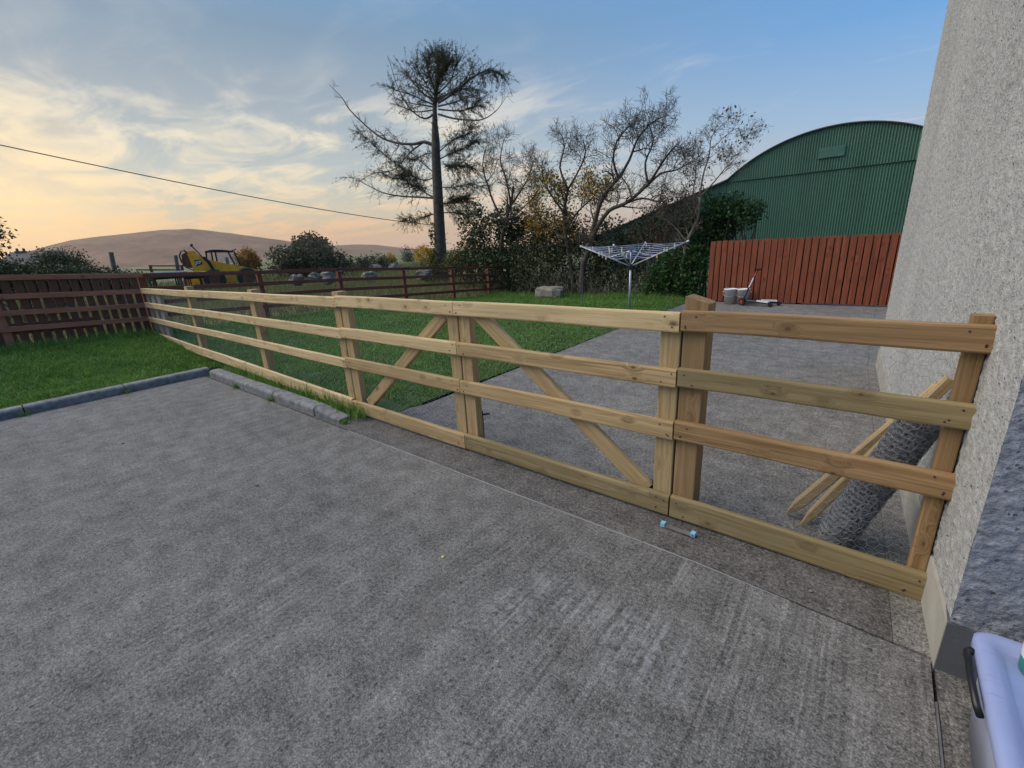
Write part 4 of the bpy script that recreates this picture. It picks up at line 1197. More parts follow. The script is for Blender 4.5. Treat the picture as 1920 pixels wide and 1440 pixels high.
bush('ivy_shrub', 'rounded green ivy shrub at the left end of the board fence', 'shrub',
     [bl(1262, 515, 12.6, .62, .45, .70), bl(1298, 520, 12.5, .40, .4, .72), bl(1235, 535, 12.6, .45, .4, .5), bl(1300, 480, 12.7, .4, .4, .5)], 8500, 0.038, M['leaf_green'], (-4.2, 12.6, -.05), 14, .05)
bush('evergreen_shrub', 'bright green evergreen shrub leaning over the board fence before the barn', 'shrub',
     [bl(1330, 405, 13.1, .55, .5, .50), bl(1365, 395, 13.1, .45, .45, .42), bl(1395, 400, 13.0, .35, .4, .30), bl(1350, 435, 13.1, .45, .45, .35), bl(1312, 440, 13.2, .5, .5, .55), bl(1418, 395, 13.0, .16, .3, .14)], 9000, 0.04, M['leaf_green'], (-3.4, 13.1, -.1), 26, .07, r=.025)
# tangle of bare stems in front of the hedge
tg = thing('bramble_stems', 'pale bare bramble stems at the foot of the hedge behind the clothes line', 'bramble', (-6.2, 12.7, -.05))
mb = MB()
for i in range(150):
    bx_ = random.uniform(-9.8, -4.8); by_ = random.uniform(12.6, 12.95)
    p = Vector((bx_, by_, -.08)); pts = [p]; d = Vector((random.gauss(0, .5), random.gauss(-.1, .15), 1)).normalized()
    for s in range(5):
        d = (d + Vector((random.gauss(0, .25), random.gauss(0, .12), random.gauss(-.1, .15)))).normalized(); p = p + d * random.uniform(.12, .28); pts.append(p.copy())
    mb.tube(pts, [.008, .007, .006, .005, .004, .003], 3, False)
mb.build('stem', M['bark_pale'], tg)

# field hedge and bushes on the left
hb_ = lambda px, py, d, rx, ry_, rz: (*at_d(px, py, d), rx, ry_, rz)
bush('field_hedge', 'low dark ivy hedge beyond the boarded fence at far left', 'hedge',
     [hb_(-120, 528, 19, .8, 1.0, .62), hb_(-60, 526, 19, .8, .9, .60), hb_(0, 524, 19, .8, .8, .58), hb_(55, 524, 19, .8, .8, .50), hb_(110, 524, 19, .8, .8, .46), hb_(160, 525, 19, .8, .8, .42), hb_(205, 526, 19, .7, .7, .36), hb_(245, 528, 19, .6, .6, .28)], 22000, 0.038, M['leaf_hedge'], (-19, 1.2, 0), 40, .06)
bush('thorn_bush', 'dark rounded thorn bush rising above the hedge at far left', 'bush',
     [hb_(118, 497, 25, .75, .75, .55), hb_(92, 494, 25, .45, .5, .36), hb_(140, 503, 25, .5, .6, .42)], 5200, 0.04, M['leaf_hedge'], (-24.8, 2.4, 0), 60, .12, r=.012)
bush('orange_bush', 'orange brown bush right of the yellow loader cab', 'bush',
     [hb_(463, 487, 48, .95, .95, .9), hb_(470, 497, 48, .9, .9, .8)], 2400, 0.11, M['leaf_orange'], (*at_d(465, 515, 48)[:2], 0), 8, .16)
bush('rounded_bush', 'large grey green bush between the loader and the larch', 'bush',
     [hb_(590, 488, 38, 2.0, 2.0, 1.3), hb_(545, 492, 38, 1.6, 1.5, 1.0), hb_(630, 497, 38, 1.3, 1.4, .8), hb_(580, 474, 39, 1.2, 1.2, 1.0)], 9500, 0.10, M['leaf_far'], (*at_d(590, 520, 38)[:2], 0), 90, .2, r=.02)
bush('brown_topped_tree', 'domed brown treetop behind the large grey green bush', 'tree',
     [hb_(583, 464, 52, 1.9, 1.9, 1.3)], 2800, 0.13, M['leaf_brown'], (*at_d(583, 505, 52)[:2], 0), 10, .16)
bush('low_bush', 'low grey green bush in the field left of the larch', 'bush',
     [hb_(700, 494, 44, 1.6, 1.4, .7), hb_(725, 498, 44, 1.1, 1.0, .6), hb_(675, 498, 44, 1.0, 1.0, .6)], 3400, 0.09, M['leaf_far'], (*at_d(700, 508, 44)[:2], 0), 16, .16)
bush('orange_tree', 'small bright orange tree far away left of the larch', 'tree',
     [hb_(733, 489, 85, 1.0, 1.0, 1.1)], 1300, 0.14, M['leaf_yellow'], (*at_d(733, 500, 85)[:2], 0), 6, .16)
bush('grey_tree', 'pale grey bare tree far away just left of the larch trunk', 'tree',
     [hb_(766, 480, 80, 1.3, 1.3, 1.5)], 900, 0.10, M['leaf_far'], (*at_d(766, 500, 80)[:2], 0), 40, .2, r=.04)
bush('yellow_tree', 'yellow leaved tree behind the larch trunk', 'tree',
     [hb_(797, 480, 70, 1.5, 1.5, 1.5)], 1900, 0.13, M['leaf_yellow'], (*at_d(797, 500, 70)[:2], 0), 6, .18)
bush('edge_tree', 'dark leafy branch tips at the extreme left edge', 'tree',
     [hb_(-78, 440, 30, 1.35, 1.35, 1.5)], 4000, 0.07, M['leaf_hedge'], (*at_d(-45, 510, 30)[:2], 0), 20, .15)

# ------------------------------------------------------------------ boulders
def rock(name, label, c, sx, sy, sz, seed, mat, group=None, rz=0.0, ex=0.75, rough_=1.0):
    r = random.Random(seed)
    vs = []; fs = []
    nu, nv = 14, 9
    for j in range(nv + 1):
        ph = math.pi * j / nv
        for i in range(nu):
            th = 2 * math.pi * i / nu
            d = Vector((math.sin(ph) * math.cos(th), math.sin(ph) * math.sin(th), math.cos(ph)))
            sq = Vector([math.copysign(abs(q) ** ex, q) for q in d])
            k = 1 + rough_ * 0.42 * mnoise.noise(d * 1.6 + Vector((seed, 0, 0))) + 0.16 * mnoise.noise(d * 5 + Vector((seed, 3, 0)))
            p = Vector((sq.x * sx * k, sq.y * sy * k, sq.z * sz * k))
            p = Matrix.Rotation(rz, 3, 'Z') @ p
            vs.append((c[0] + p.x, c[1] + p.y, c[2] + sz * .8 + p.z))
    for j in range(nv):
        for i in range(nu):
            fs.append((j * nu + i, (j + 1) * nu + i, (j + 1) * nu + (i + 1) % nu, j * nu + (i + 1) % nu))
    t_ = link(name, None, None, c)
    o = MB().add(vs, fs)
    COL.objects.unlink(t_); bpy.data.objects.remove(t_)
    me = bpy.data.meshes.new(name); me.from_pydata([(p[0] - c[0], p[1] - c[1], p[2] - c[2]) for p in o.v], [], o.f)
    me.materials.append(mat); me.update()
    return tag(link(name, me, None, c), label, 'boulder', group)
rock('boulder', 'large pale flat boulder on the lawn in front of the hedge', (-8.12, 12.0, -.03), .47, .28, .19, 8, M['stone'], rz=.05, ex=.5, rough_=.5)
for (px, py, d, s, k, lab) in [(556, 519, 23, .40, 5, 'grey boulder in the field, leftmost of the row behind the red fence'),
                               (589, 515, 24, .36, 9, 'pale rounded boulder in the field, second from the left'),
                               (613, 515, 24, .48, 12, 'blue grey pointed boulder in the field beside the nearest solar light post'),
                               (692, 514, 27, .50, 14, 'wide grey boulder in the field, middle of the row'),
                               (703, 499, 42, .7, 17, 'far pale boulder by the low bush in the field'),
                               (738, 498, 42, .65, 18, 'far pale boulder under the small orange tree'),
                               (794, 508, 22, .5, 25, 'pale boulder at the foot of the larch')]:
    p = at_d(px, py, d)
    rock('boulder', lab, (p.x, p.y, p.z - s * .8), s * .85, s * .75, s * .6, k, M['stone_dark'] if k % 2 else M['stone'], 'boulders in the field', rz=k, ex=.95, rough_=1.25)

# ------------------------------------------------------------------ clothes line
CX, CY = -4.575, 10.14
cl = thing('rotary_clothes_line', 'open aluminium rotary clothes line on a pole in the lawn', 'clothes line', (CX, CY, 0))
MB().tube([(CX, CY, 0.0), (CX, CY, 1.02)], 0.026, 12).build('pole', M['alu'], cl, True)
MB().tube([(CX, CY, 1.02), (CX, CY, 1.38)], 0.018, 10).build('inner_pole', M['alu'], cl, True)
MB().tube([(CX, CY, 0.93), (CX, CY, 1.06)], 0.042, 10).tube([(CX, CY, 0.95), (CX - .16, CY - .05, 0.93)], 0.010, 6).build('hub', M['black'], cl)
MB().tube([(CX, CY, 1.34), (CX, CY, 1.40)], 0.032, 10).build('top_hub', M['black'], cl)
arms = []
rot0 = math.radians(8)
for k in range(4):
    a = rot0 + k * math.pi / 2 + (0, .0, 0, 0)[k]
    end = Vector((CX + 1.22 * math.cos(a), CY + 1.22 * math.sin(a), 1.50))
    hubp = Vector((CX + .03 * math.cos(a), CY + .03 * math.sin(a), 1.02))
    arms.append((hubp, end))
    ar = MB().tube([hubp, end], 0.014, 8).build('arm', M['alu'], cl, True)
    MB().tube([end, end + (end - hubp).normalized() * .05], 0.02, 8).build('end_cap', M['white_plastic'], ar)
    m_ = hubp.lerp(end, .42)
    MB().tube([(CX, CY, 1.36), m_], 0.009, 6).build('strut', M['alu'], cl)
for s in (0.38, 0.5, 0.6, 0.7, 0.8, 0.9, 0.98):
    for k in range(4):
        p = arms[k][0].lerp(arms[k][1], s); q = arms[(k + 1) % 4][0].lerp(arms[(k + 1) % 4][1], s)
        mid = (p + q) / 2 - Vector((0, 0, .012 + .02 * s))
        MB().tube([p, mid, q], 0.0045, 4, False).build('line', M['cord'], cl)
MB().tube([(arms[2][1].x, arms[2][1].y, 1.42), (arms[2][1].x + .01, arms[2][1].y, .8), (arms[2][1].x + .03, arms[2][1].y - .02, .03)], 0.006, 5).build('pull_cord', M['blue_cord'], cl)
PEG = MB().prism([(-.012, -.006, .02), (.012, -.006, .02), (.008, -.006, -.03), (.016, -.006, -.075), (.006, -.006, -.075), (0, -.006, -.035), (-.006, -.006, -.075), (-.016, -.006, -.075), (-.008, -.006, -.03)], (0, .012, 0))
PEG_ME = {}
for c_ in ('peg_white', 'peg_blue', 'peg_yellow'):
    me = bpy.data.meshes.new('peg'); me.from_pydata(PEG.v, [], PEG.f); me.materials.append(M[c_]); PEG_ME[c_] = me
cname = {'peg_white': 'white', 'peg_blue': 'blue', 'peg_yellow': 'yellow'}
for i in range(30):
    k = random.choice([0, 1, 2, 2, 3, 3]); s = random.choice([.5, .6, .7, .8, .9, .98]); u = random.choice([random.uniform(.03, .2), random.uniform(.8, .97), random.uniform(.2, .8)])
    p = (arms[k][0].lerp(arms[k][1], s)).lerp(arms[(k + 1) % 4][0].lerp(arms[(k + 1) % 4][1], s), u)
    c_ = random.choice(['peg_white', 'peg_white', 'peg_white', 'peg_blue', 'peg_yellow'])
    o = link('clothes_peg', PEG_ME[c_], None, (p.x, p.y, p.z - .03 * min(u, 1 - u) * 2 - .005), (0, 0, random.uniform(0, 3)))
    tag(o, '%s plastic clothes peg hanging on the rotary clothes line' % cname[c_], 'peg', 'clothes pegs on the line, %s' % cname[c_])

# ------------------------------------------------------------------ tubs and scooter by the board fence
def tub(x, y, lab):
    t_ = thing('plastic_tub', lab, 'tub', (x, y, 0), 'white tubs by the board fence')
    MB().lathe([(0, .004), (.108, .004), (.112, .0), (.135, .33), (.147, .335), (.147, .36), (.128, .362), (.106, .02), (0, .02)], 22, (x, y, 0)).build('bucket', M['white_plastic'], t_, True)
    for s in (-1, 1):
        MB().tube([(x + s * .148, y, .30), (x + s * .155, y, .28)], .015, 8).build('handle_boss', M['white_plastic'], t_)
    MB().tube([(x + .156 * math.cos(a), y - .02 - .155 * math.sin(a), .285 - .10 * math.sin(a)) for a in np.linspace(0, math.pi, 9)], .0035, 5).build('handle', M['steel'], t_)
tub(-2.72, 11.72, 'white plastic tub left of its twin against the board fence')
tub(-2.44, 11.74, 'white plastic tub behind the scooter against the board fence')
sc_ = thing('kick_scooter', 'black three wheeled scooter with two white foot decks by the tubs', 'scooter', (-2.1, 11.55, 0))
fwh = Vector((-2.40, 11.50, .085))
MB().tube([fwh - Vector((.012, .02, 0)), fwh + Vector((.012, .02, 0))], .085, 18).build('front_wheel', M['black'], sc_)
MB().tube([fwh - Vector((.014, .023, 0)), fwh + Vector((.014, .023, 0))], .045, 14).build('hub', M['orange_red'], sc_)
st_ = Vector((-2.17, 11.66, .80))
MB().tube([fwh + Vector((.0, .0, .02)), fwh.lerp(st_, .45)], .022, 8).build('fork', M['black'], sc_)
MB().tube([fwh.lerp(st_, .45), fwh.lerp(st_, .75)], .015, 8).build('stem', M['alu'], sc_)
MB().tube([fwh.lerp(st_, .75), st_], .017, 8).build('upper_stem', M['orange_red'], sc_)
MB().tube([st_ + Vector((-.05, -.10, -.0)), st_ + Vector((.05, .10, 0))], .016, 8).build('handlebar', M['black'], sc_)
for (e, w_) in ((Vector((-1.82, 11.40, .07)), 0), (Vector((-1.70, 11.68, .07)), 1)):
    st2 = fwh + Vector((.06, .02, .02))
    MB().tube([st2, st2.lerp(e, .35) + Vector((0, 0, .02)), e], .020, 7).build('arm', M['black'], sc_)
    d_ = (e - st2).normalized(); n_ = Vector((-d_.y, d_.x, 0)) * .05; c0 = st2.lerp(e, .5); c1_ = st2.lerp(e, .98)
    MB().prism([c0 - n_ * .6 + Vector((0, 0, .02)), c1_ - n_ + Vector((0, 0, .02)), c1_ + n_ + Vector((0, 0, .02)), c0 + n_ * .6 + Vector((0, 0, .02))], (0, 0, .03)).build('foot_deck', M['white_plastic'], sc_)
    MB().tube([e + Vector((.03, -.02, -.025)), e + Vector((.03, .02, -.025))], .045, 12).build('rear_wheel', M['black'], sc_)

# ------------------------------------------------------------------ netting roll and stakes
def stake(lab, p0, p1, w):
    p0, p1 = Vector(p0), Vector(p1); d = (p1 - p0); L = d.length
    me = bpy.data.meshes.new('stake'); h = w / 2
    v = [(0, .25 * h, .25 * h), (0, -.25 * h, .25 * h), (0, -.25 * h, -.25 * h), (0, .25 * h, -.25 * h)]
    b = h * .75
    for xx in (0.10, L):
        v += [(xx, h, b), (xx, b, h), (xx, -b, h), (xx, -h, b), (xx, -h, -b), (xx, -b, -h), (xx, b, -h), (xx, h, -b)]
    f = [(3, 2, 1, 0), (0, 1, 6, 5), (1, 2, 8, 7), (2, 3, 10, 9), (3, 0, 4, 11), (0, 5, 4), (1, 7, 6), (2, 9, 8), (3, 11, 10)]
    f += [(4 + k, 4 + (k + 1) % 8, 12 + (k + 1) % 8, 12 + k) for k in range(8)] + [tuple(12 + k for k in range(8))]
    me.from_pydata(v, [], f); me.materials.append(M['wood_stake']); me.update()
    X = d.normalized(); Y = Vector((0, 0, 1)).cross(X).normalized(); Z = X.cross(Y)
    return tag(link('wooden_stake', me, None, p0, Matrix((X, Y, Z)).transposed().to_euler()), lab, 'stake', 'pointed stakes leaning on the house')
stake('thicker pointed wooden stake leaning on the house, farther from the netting roll', (-0.215, 2.74, 0.012), (0.305, 2.775, 0.875), 0.052)
stake('slim pointed wooden stake leaning on the house right beside the netting roll', (-0.135, 2.66, 0.012), (0.322, 2.705, 0.93), 0.044)
def net_roll():
    base = Vector((0.02, 2.592, 0.04)); top = Vector((0.262, 2.592, 0.79))
    ax = (top - base).normalized(); L = (top - base).length
    u = ax.cross(Vector((0, 1, 0))).normalized(); v = ax.cross(u)
    t_ = thing('wire_netting_roll', 'grey roll of chicken wire leaning on the house behind the fence panel', 'wire roll', (0.02, 2.575, 0))
    edges = hex_wire(0, L, 0, 11.0, 0, 0.032, sag=0)
    out = []
    def wrap(p):
        s = p[2]; k = s / 11.0
        r = 0.036 + 0.046 * k
        th = s / 0.060
        r += random.gauss(0, .0025)
        return tuple(base + ax * (p[0] + random.gauss(0, .002)) + u * (r * math.cos(th)) + v * (r * math.sin(th)))
    for a, b_ in edges: out.append((wrap(a), wrap(b_)))
    wires_mesh('rolled_netting', out, 0.0014, M['galv_dark'], t_, {'kind': 'stuff'})
    loose = []
    for a, b_ in hex_wire(0, L, 0, .10, 0, 0.034, sag=.01):
        f = lambda p: tuple(base + ax * p[0] + u * (0.09 - p[2] * .9) + v * (0.09 + p[2] * .2 + p[1]))
        loose.append((f(a), f(b_)))
    wires_mesh('loose_end', loose, 0.00055, M['galv'], t_, {'kind': 'stuff'})
net_roll()
# steel bar by the bottom board
sb = thing('steel_bar', 'short steel bar with pale blue plastic ends against the bottom board', 'bar', (-0.68, 2.24, 0))
MB().box((-0.755, 2.222, 0.004), (-0.605, 2.250, 0.012)).build('bar', M['steel'], sb)
for xc, dz_ in ((-0.765, .0), (-0.595, .0)):
    MB().prism([(xc - .012, 2.222, .003), (xc + .012, 2.222, .003), (xc + .012, 2.252, .003), (xc - .012, 2.252, .003)], (0, 0, .022)).build('plastic_end', M['pale_blue'], sb)
MB().tube([(-0.595, 2.2205, .014), (-0.595, 2.2215, .014)], .008, 10).build('bolt', M['steel'], sb)

# ------------------------------------------------------------------ storage box
bx = thing('storage_box', 'pale blue plastic storage box with black latch against the house front', 'box', (0.66, 1.5, 0))
def ring(x0, y0, x1, y1, z, r=.04):
    out = []
    for cx_, cy_, a0 in ((x1 - r, y1 - r, 0), (x0 + r, y1 - r, 90), (x0 + r, y0 + r, 180), (x1 - r, y0 + r, 270)):
        for k in range(5):
            a = math.radians(a0 + 22.5 * k); out.append((cx_ + r * math.cos(a), cy_ + r * math.sin(a), z))
    return out
def loft(rings, cap0=True, cap1=True):
    mb_ = MB(); n = len(rings[0]); vs = [p for r in rings for p in r]
    fs = [(j * n + i, j * n + (i + 1) % n, (j + 1) * n + (i + 1) % n, (j + 1) * n + i) for j in range(len(rings) - 1) for i in range(n)]
    if cap0: fs.append(tuple(range(n - 1, -1, -1)))
    if cap1: fs.append(tuple((len(rings) - 1) * n + i for i in range(n)))
    return mb_.add(vs, fs)
bx0, by0, bx1, by1 = 0.402, 1.20, 0.93, 1.785
loft([ring(bx0 + .045, by0 + .04, bx1 - .045, by1 - .04, 0.002, .05), ring(bx0 + .022, by0 + .022, bx1 - .022, by1 - .022, .305, .05)]).build('body', M['box_body'], bx, True)
loft([ring(bx0 + .004, by0 + .004, bx1 - .004, by1 - .004, .307, .05), ring(bx0, by0, bx1, by1, .315, .05), ring(bx0, by0, bx1, by1, .345, .05), ring(bx0 + .012, by0 + .012, bx1 - .012, by1 - .012, .355, .05), ring(bx0 + .045, by0 + .045, bx1 - .045, by1 - .045, .352, .04), ring(bx0 + .06, by0 + .06, bx1 - .06, by1 - .06, .335, .035)]).build('lid', M['box_lid'], bx, True)
la_ = MB().tube([(bx0 - .006, 1.685, .335), (bx0 - .016, 1.68, .328), (bx0 - .018, 1.58, .325), (bx0 - .018, 1.47, .328), (bx0 - .006, 1.46, .30)], .009, 8).tube([(bx0 - .006, 1.685, .335), (bx0 - .012, 1.69, .30)], .009, 8).build('latch', M['black'], bx, True)
MB().prism([(bx0 - .014, 1.665, .318), (bx0 - .014, 1.50, .318), (bx0 - .004, 1.50, .255), (bx0 - .004, 1.665, .255)], (.008, 0, 0)).build('latch_plate', M['box_lid'], bx)
tb = thing('paint_pot', 'white and teal plastic pot on the storage box lid', 'pot', (0.552, 1.675, 0.336))
MB().lathe([(0, 0), (.058, 0), (.062, .004), (.064, .05)], 24, (0.552, 1.675, .337)).build('teal_base', M['teal'], tb, True)
MB().lathe([(.0645, .05), (.066, .11), (.066, .125), (.058, .126), (.054, .07), (0, .07)], 24, (0.552, 1.675, .337)).build('white_rim', M['white_plastic'], tb, True)

# ------------------------------------------------------------------ yellow loader in the field
JD = 34.0
jc = at_d(408, 520, JD)
jn = Vector((jc.x, jc.y, 0)).normalized()         # away from camera
ju = Vector((-jn.y, jn.x, 0)) * -1                  # towards the right in the picture
if ju.dot(at_d(480, 505, JD) - at_d(335, 480, JD)) < 0: ju = -ju
jl = thing('telehandler', 'old yellow telescopic loader with black cab parked in the field', 'loader', (jc.x, jc.y, 0))
def jp(px, py, off=0.0):
    r = ray(px, py); r = Vector(r)
    k = (Vector((jc.x, jc.y, 0)).dot(jn) + off) / r.dot(jn)
    p = r * k; p.z += CAM_H; return p
def jplate(name, pts, off, th, mat, parent=jl):
    # outline read at the near face, thickness going away
    return MB().prism([jp(a, b_, off) for a, b_ in pts], jn * th).build(name, mat, parent)
ps = jplate('boom_tower', [(350, 471), (364, 470), (372, 478), (383, 484), (398, 508), (400, 520), (374, 524), (366, 515), (356, 488)], -0.55, 0.5, M['jcb_yellow'])
jplate('boom', [(383, 484), (392, 487), (420, 493), (452, 499), (478, 504), (486, 512), (478, 517), (440, 515), (405, 508), (396, 503)], -0.50, 0.42, M['jcb_yellow'])
jplate('chassis', [(366, 520), (470, 516), (474, 524), (440, 529), (368, 531)], -0.45, 1.4, M['jcb_yellow'])
jplate('counterweight', [(340, 478), (348, 473), (355, 486), (365, 503), (352, 502), (342, 495)], -0.35, 1.0, M['rust'])
jplate('rear_axle_mount', [(345, 523), (352, 521), (368, 524), (366, 535), (350, 536)], -0.3, 1.0, M['jcb_yellow'])
jplate('front_bracket', [(430, 522), (437, 522), (438, 533), (431, 534)], -0.4, 0.8, M['jcb_yellow'])
for off in (-0.8, 0.95):
    for (px, py, r) in ((405, 533, .60), (468, 533, .60)):
        c0 = jp(px, py, off); c0.z = r
        w_ = MB().lathe([(.30, -.17), (r - .05, -.19), (r, -.12), (r, .12), (r - .05, .19), (.30, .17)], 24)
        R3 = Matrix((ju, Vector((0, 0, 1)), jn)).transposed()
        mm = MB().add([c0 + R3 @ Vector(p) for p in w_.v], w_.f); wh = mm.build('wheel', M['tyre'], jl, True)
        h_ = MB().lathe([(0, -.15), (.30, -.15), (.30, .15), (0, .15)], 18)
        MB().add([c0 + R3 @ Vector(p) for p in h_.v], h_.f).build('rim', M['rust'], wh)
# cab
def jbar(name, pts, off, r, mat, parent=jl, n=5):
    return MB().tube([jp(a, b_, off) for a, b_ in pts], r, n).build(name, mat, parent)
jplate('cab_roof', [(384, 471), (397, 468), (415, 468), (437, 470), (437, 472.5), (384, 473.5)], 0.0, 1.0, M['black_metal'])
for off in (0.02, 0.98):
    for ln in ([(386, 472), (388, 489)], [(396, 470), (399, 489)], [(403, 471), (407, 490)], [(427, 471), (440, 496)], [(438, 471), (452, 498)]):
        jbar('cab_pillar', ln, off, .045, M['black_metal'])
jplate('rear_window', [(387, 473), (396, 472), (399, 488), (389, 489)], 0.05, .01, M['glass'])
jplate('side_window', [(405, 472), (427, 472), (438, 494), (408, 490)], 0.05, .01, M['glass'])
jplate('front_window', [(428, 472), (437, 472), (451, 497), (440, 496)], 0.05, .01, M['glass'])
jplate('seat', [(422, 483), (427, 482), (431, 496), (424, 496)], 0.4, .4, M['stone'])
jplate('cab_base', [(388, 489), (452, 498), (455, 516), (390, 512)], 0.0, 1.0, M['rust'])
MB().tube([jp(434, 470, 0), jp(442, 467, -.2)], .05, 6).build('work_lamp', M['black'], jl)
jbar('exhaust_rod', [(359, 461), (372, 474), (381, 484)], -0.62, .035, M['black_metal'])
MB().tube([jp(359, 457.5, -.62), jp(359.3, 463, -.62)], .07, 6).build('rod_end', M['black_metal'], jl)
jbar('hydraulic_ram', [(381, 482), (392, 492), (401, 507), (411, 508)], -0.65, .085, M['black_metal'], n=7)
for k in range(3):
    jbar('hose', [(352, 475 + k), (345, 468 + k * 1.5), (339, 470 + k * 2), (336, 478 + k * 2), (341, 490 + k * 2)], -0.5 + .2 * k, .022, M['black'], n=4)
jbar('hose', [(342, 496), (350, 502), (362, 506), (368, 512)], -0.5, .03, M['black'], n=4)
plate = jplate('logo_plate', [(363.5, 487.5), (376.5, 487), (380, 495), (369, 499)], -0.575, .02, M['black'])
# lettering
cu_ = bpy.data.curves.new('lettering', 'FONT'); cu_.body = 'JCB'; cu_.size = 1.0; cu_.extrude = 0.01; cu_.offset = 0.035
cu_.align_x = 'CENTER'; cu_.align_y = 'CENTER'
to = bpy.data.objects.new('lettering_source', cu_); COL.objects.link(to)
bpy.context.view_layer.update()
me = bpy.data.meshes.new_from_object(to.evaluated_get(bpy.context.evaluated_depsgraph_get()))
bpy.data.objects.remove(to)
ctr = jp(372.2, 492.7, -0.59)
ex = (jp(378, 491.8, -.59) - jp(366.5, 493.3, -.59)); ez = jp(371, 489.4, -.59) - jp(373.2, 496.2, -.59)
bbx = [v.co.x for v in me.vertices]; bby = [v.co.y for v in me.vertices]
wd = max(bbx) - min(bbx); hg = max(bby) - min(bby); mx_ = (max(bbx) + min(bbx)) / 2; my_ = (max(bby) + min(bby)) / 2
off = wloc(jl)
for v in me.vertices:
    p = ctr + ex * ((v.co.x - mx_) / wd) + ez * ((v.co.y - my_) / hg) - jn * (v.co.z * .6)
    v.co = (p.x - off[0], p.y - off[1], p.z - off[2])
me.materials.clear(); me.materials.append(M['white_paint'])
link('lettering', me, jl)

# ------------------------------------------------------------------ other field things
def field_post(lab, px, py0, py1, d, r):
    p = at_d(px[0], py0, d); q = at_d(px[1], py1, d)
    o = MB().tube([Vector((q.x, q.y, terrain_h(q.x, q.y) - .1)), q.lerp(p, .5), p], [r, r, r * .95], 8)
    base = (q.x, q.y, terrain_h(q.x, q.y))
    me_ = bpy.data.meshes.new('field_post'); me_.from_pydata([(v[0] - base[0], v[1] - base[1], v[2] - base[2]) for v in o.v], [], o.f); me_.materials.append(M['pole_wood'])
    tag(link('field_post', me_, None, base), lab, 'post', 'leaning posts in the field')
field_post('grey leaning wooden post rising from the hedge at far left', (208, 216), 473, 515, 21, .07)
field_post('grey leaning wooden post just left of the yellow loader', (329, 337), 479, 525, 31, .09)
# dark red rail barrier far off
rb = thing('red_rail_barrier', 'thin dark red rail barrier left of the yellow loader', 'barrier', at_d(300, 530, 31))
MB().tube([at_d(255, 506, 31), at_d(345, 506, 31)], .04, 6).build('rail', M['red_rail'], rb)
MB().tube([at_d(281, 498.5, 31), at_d(345, 498.5, 31)], .04, 6).build('rail', M['red_rail'], rb)
for px in (281, 340):
    a_ = at_d(px, 497, 31); MB().tube([a_, Vector((a_.x, a_.y, -.1))], .07, 6).build('post', M['red_rail'], rb)
for px, w_, lab in ((306, .95, 'long grey trough with pale rim left of the loader behind the red fence'), (362, .5, 'short grey trough with pale rim close beside the loader')):
    p = at_d(px, 510, 29)
    tr = thing('feed_trough', lab, 'trough', (p.x, p.y, 0))
    n = 20
    MB().lathe([(0, p.z - .34), (w_ * .85, p.z - .34), (w_, p.z - .06), (w_, p.z - .05)], n, (p.x, p.y, 0)).build('tub', M['tyre'], tr, True)
    for a_ in (.6, 2.2, 3.8, 5.4):
        MB().tube([(p.x + .7 * w_ * math.cos(a_), p.y + .7 * w_ * math.sin(a_), -.1), (p.x + .7 * w_ * math.cos(a_), p.y + .7 * w_ * math.sin(a_), p.z - .33)], .03, 6).build('leg', M['tyre'], tr)
    MB().lathe([(w_ - .03, p.z - .05), (w_ + .04, p.z - .05), (w_ + .04, p.z), (w_ - .03, p.z), (w_ - .03, p.z - .05)], n, (p.x, p.y, 0)).build('rim', M['white_plastic'], tr)
# cottage roof far left
hc = at_d(55, 478, 70)
hn = Vector((hc.x, hc.y, 0)).normalized(); hu = Vector((hn.y, -hn.x, 0)) * -1
if hu.y < 0: hu = -hu
ct = thing('cottage', 'low cottage with dark roof and chimney beyond the hedge at far left', 'cottage', (hc.x, hc.y, 0))
def hp(px, py, dd=0.0):
    return at_d(px, py, 70 + dd)
r0, r1 = hp(20, 473, 3), hp(113, 468, 3); e0, e1 = hp(-12, 498), hp(146, 496)
b0_, b1_ = e0 + hn * 6, e1 + hn * 6
MB().add([e0, e1, r1, r0, b0_, b1_], [(0, 1, 2, 3), (3, 2, 5, 4), (0, 3, 4), (1, 5, 2)]).build('roof', M['tile'], ct)
MB().prism([Vector((q.x, q.y, 0)) for q in (e0 + hn * .4 + hu * .5, e1 + hn * .4 - hu * .5, b1_ - hn * .4 - hu * .5, b0_ - hn * .4 + hu * .5)], (0, 0, e0.z - .05)).build('wall', M['plinth'], ct)
chp = hp(40, 473.5, 3)
ch = MB().box((chp.x - .35, chp.y - .5, chp.z - .5), (chp.x + .35, chp.y + .4, chp.z + .15)).build('chimney', M['tile'], ct)
for s in (-.25, .25):
    MB().lathe([(.12, 0), (.1, .28), (.08, .28), (.08, 0)], 8, (chp.x, chp.y + s, chp.z + .15)).build('chimney_pot', M['rust'], ch)
# overhead cable and its pole behind the larch
pa = at_d(-350, 195, 30); pb = at_d(822, 423, 62)
cab = thing('overhead_cable', 'thin black overhead cable sloping down across the sky to the larch', 'cable', (pb.x, pb.y, pb.z))
pts = []
for i in range(25):
    s = i / 24; p = pa.lerp(pb, s); p.z -= 1.0 * 4 * s * (1 - s) * 0.55; pts.append(p)
MB().tube(pts, [0.022 + .02 * i / 24 for i in range(25)], 5).build('wire', M['black'], cab)
up_ = thing('utility_pole', 'wooden utility pole hidden behind the larch trunk', 'pole', (pb.x, pb.y, -.1))
MB().tube([(pb.x, pb.y, -.1), (pb.x, pb.y, pb.z + .25)], [.15, .11], 10).build('shaft', M['pole_wood'], up_)
MB().tube([(pb.x - .02, pb.y, pb.z - .05), (pb.x - .02, pb.y, pb.z + .06)], .16, 8).build('insulator', M['black'], up_)

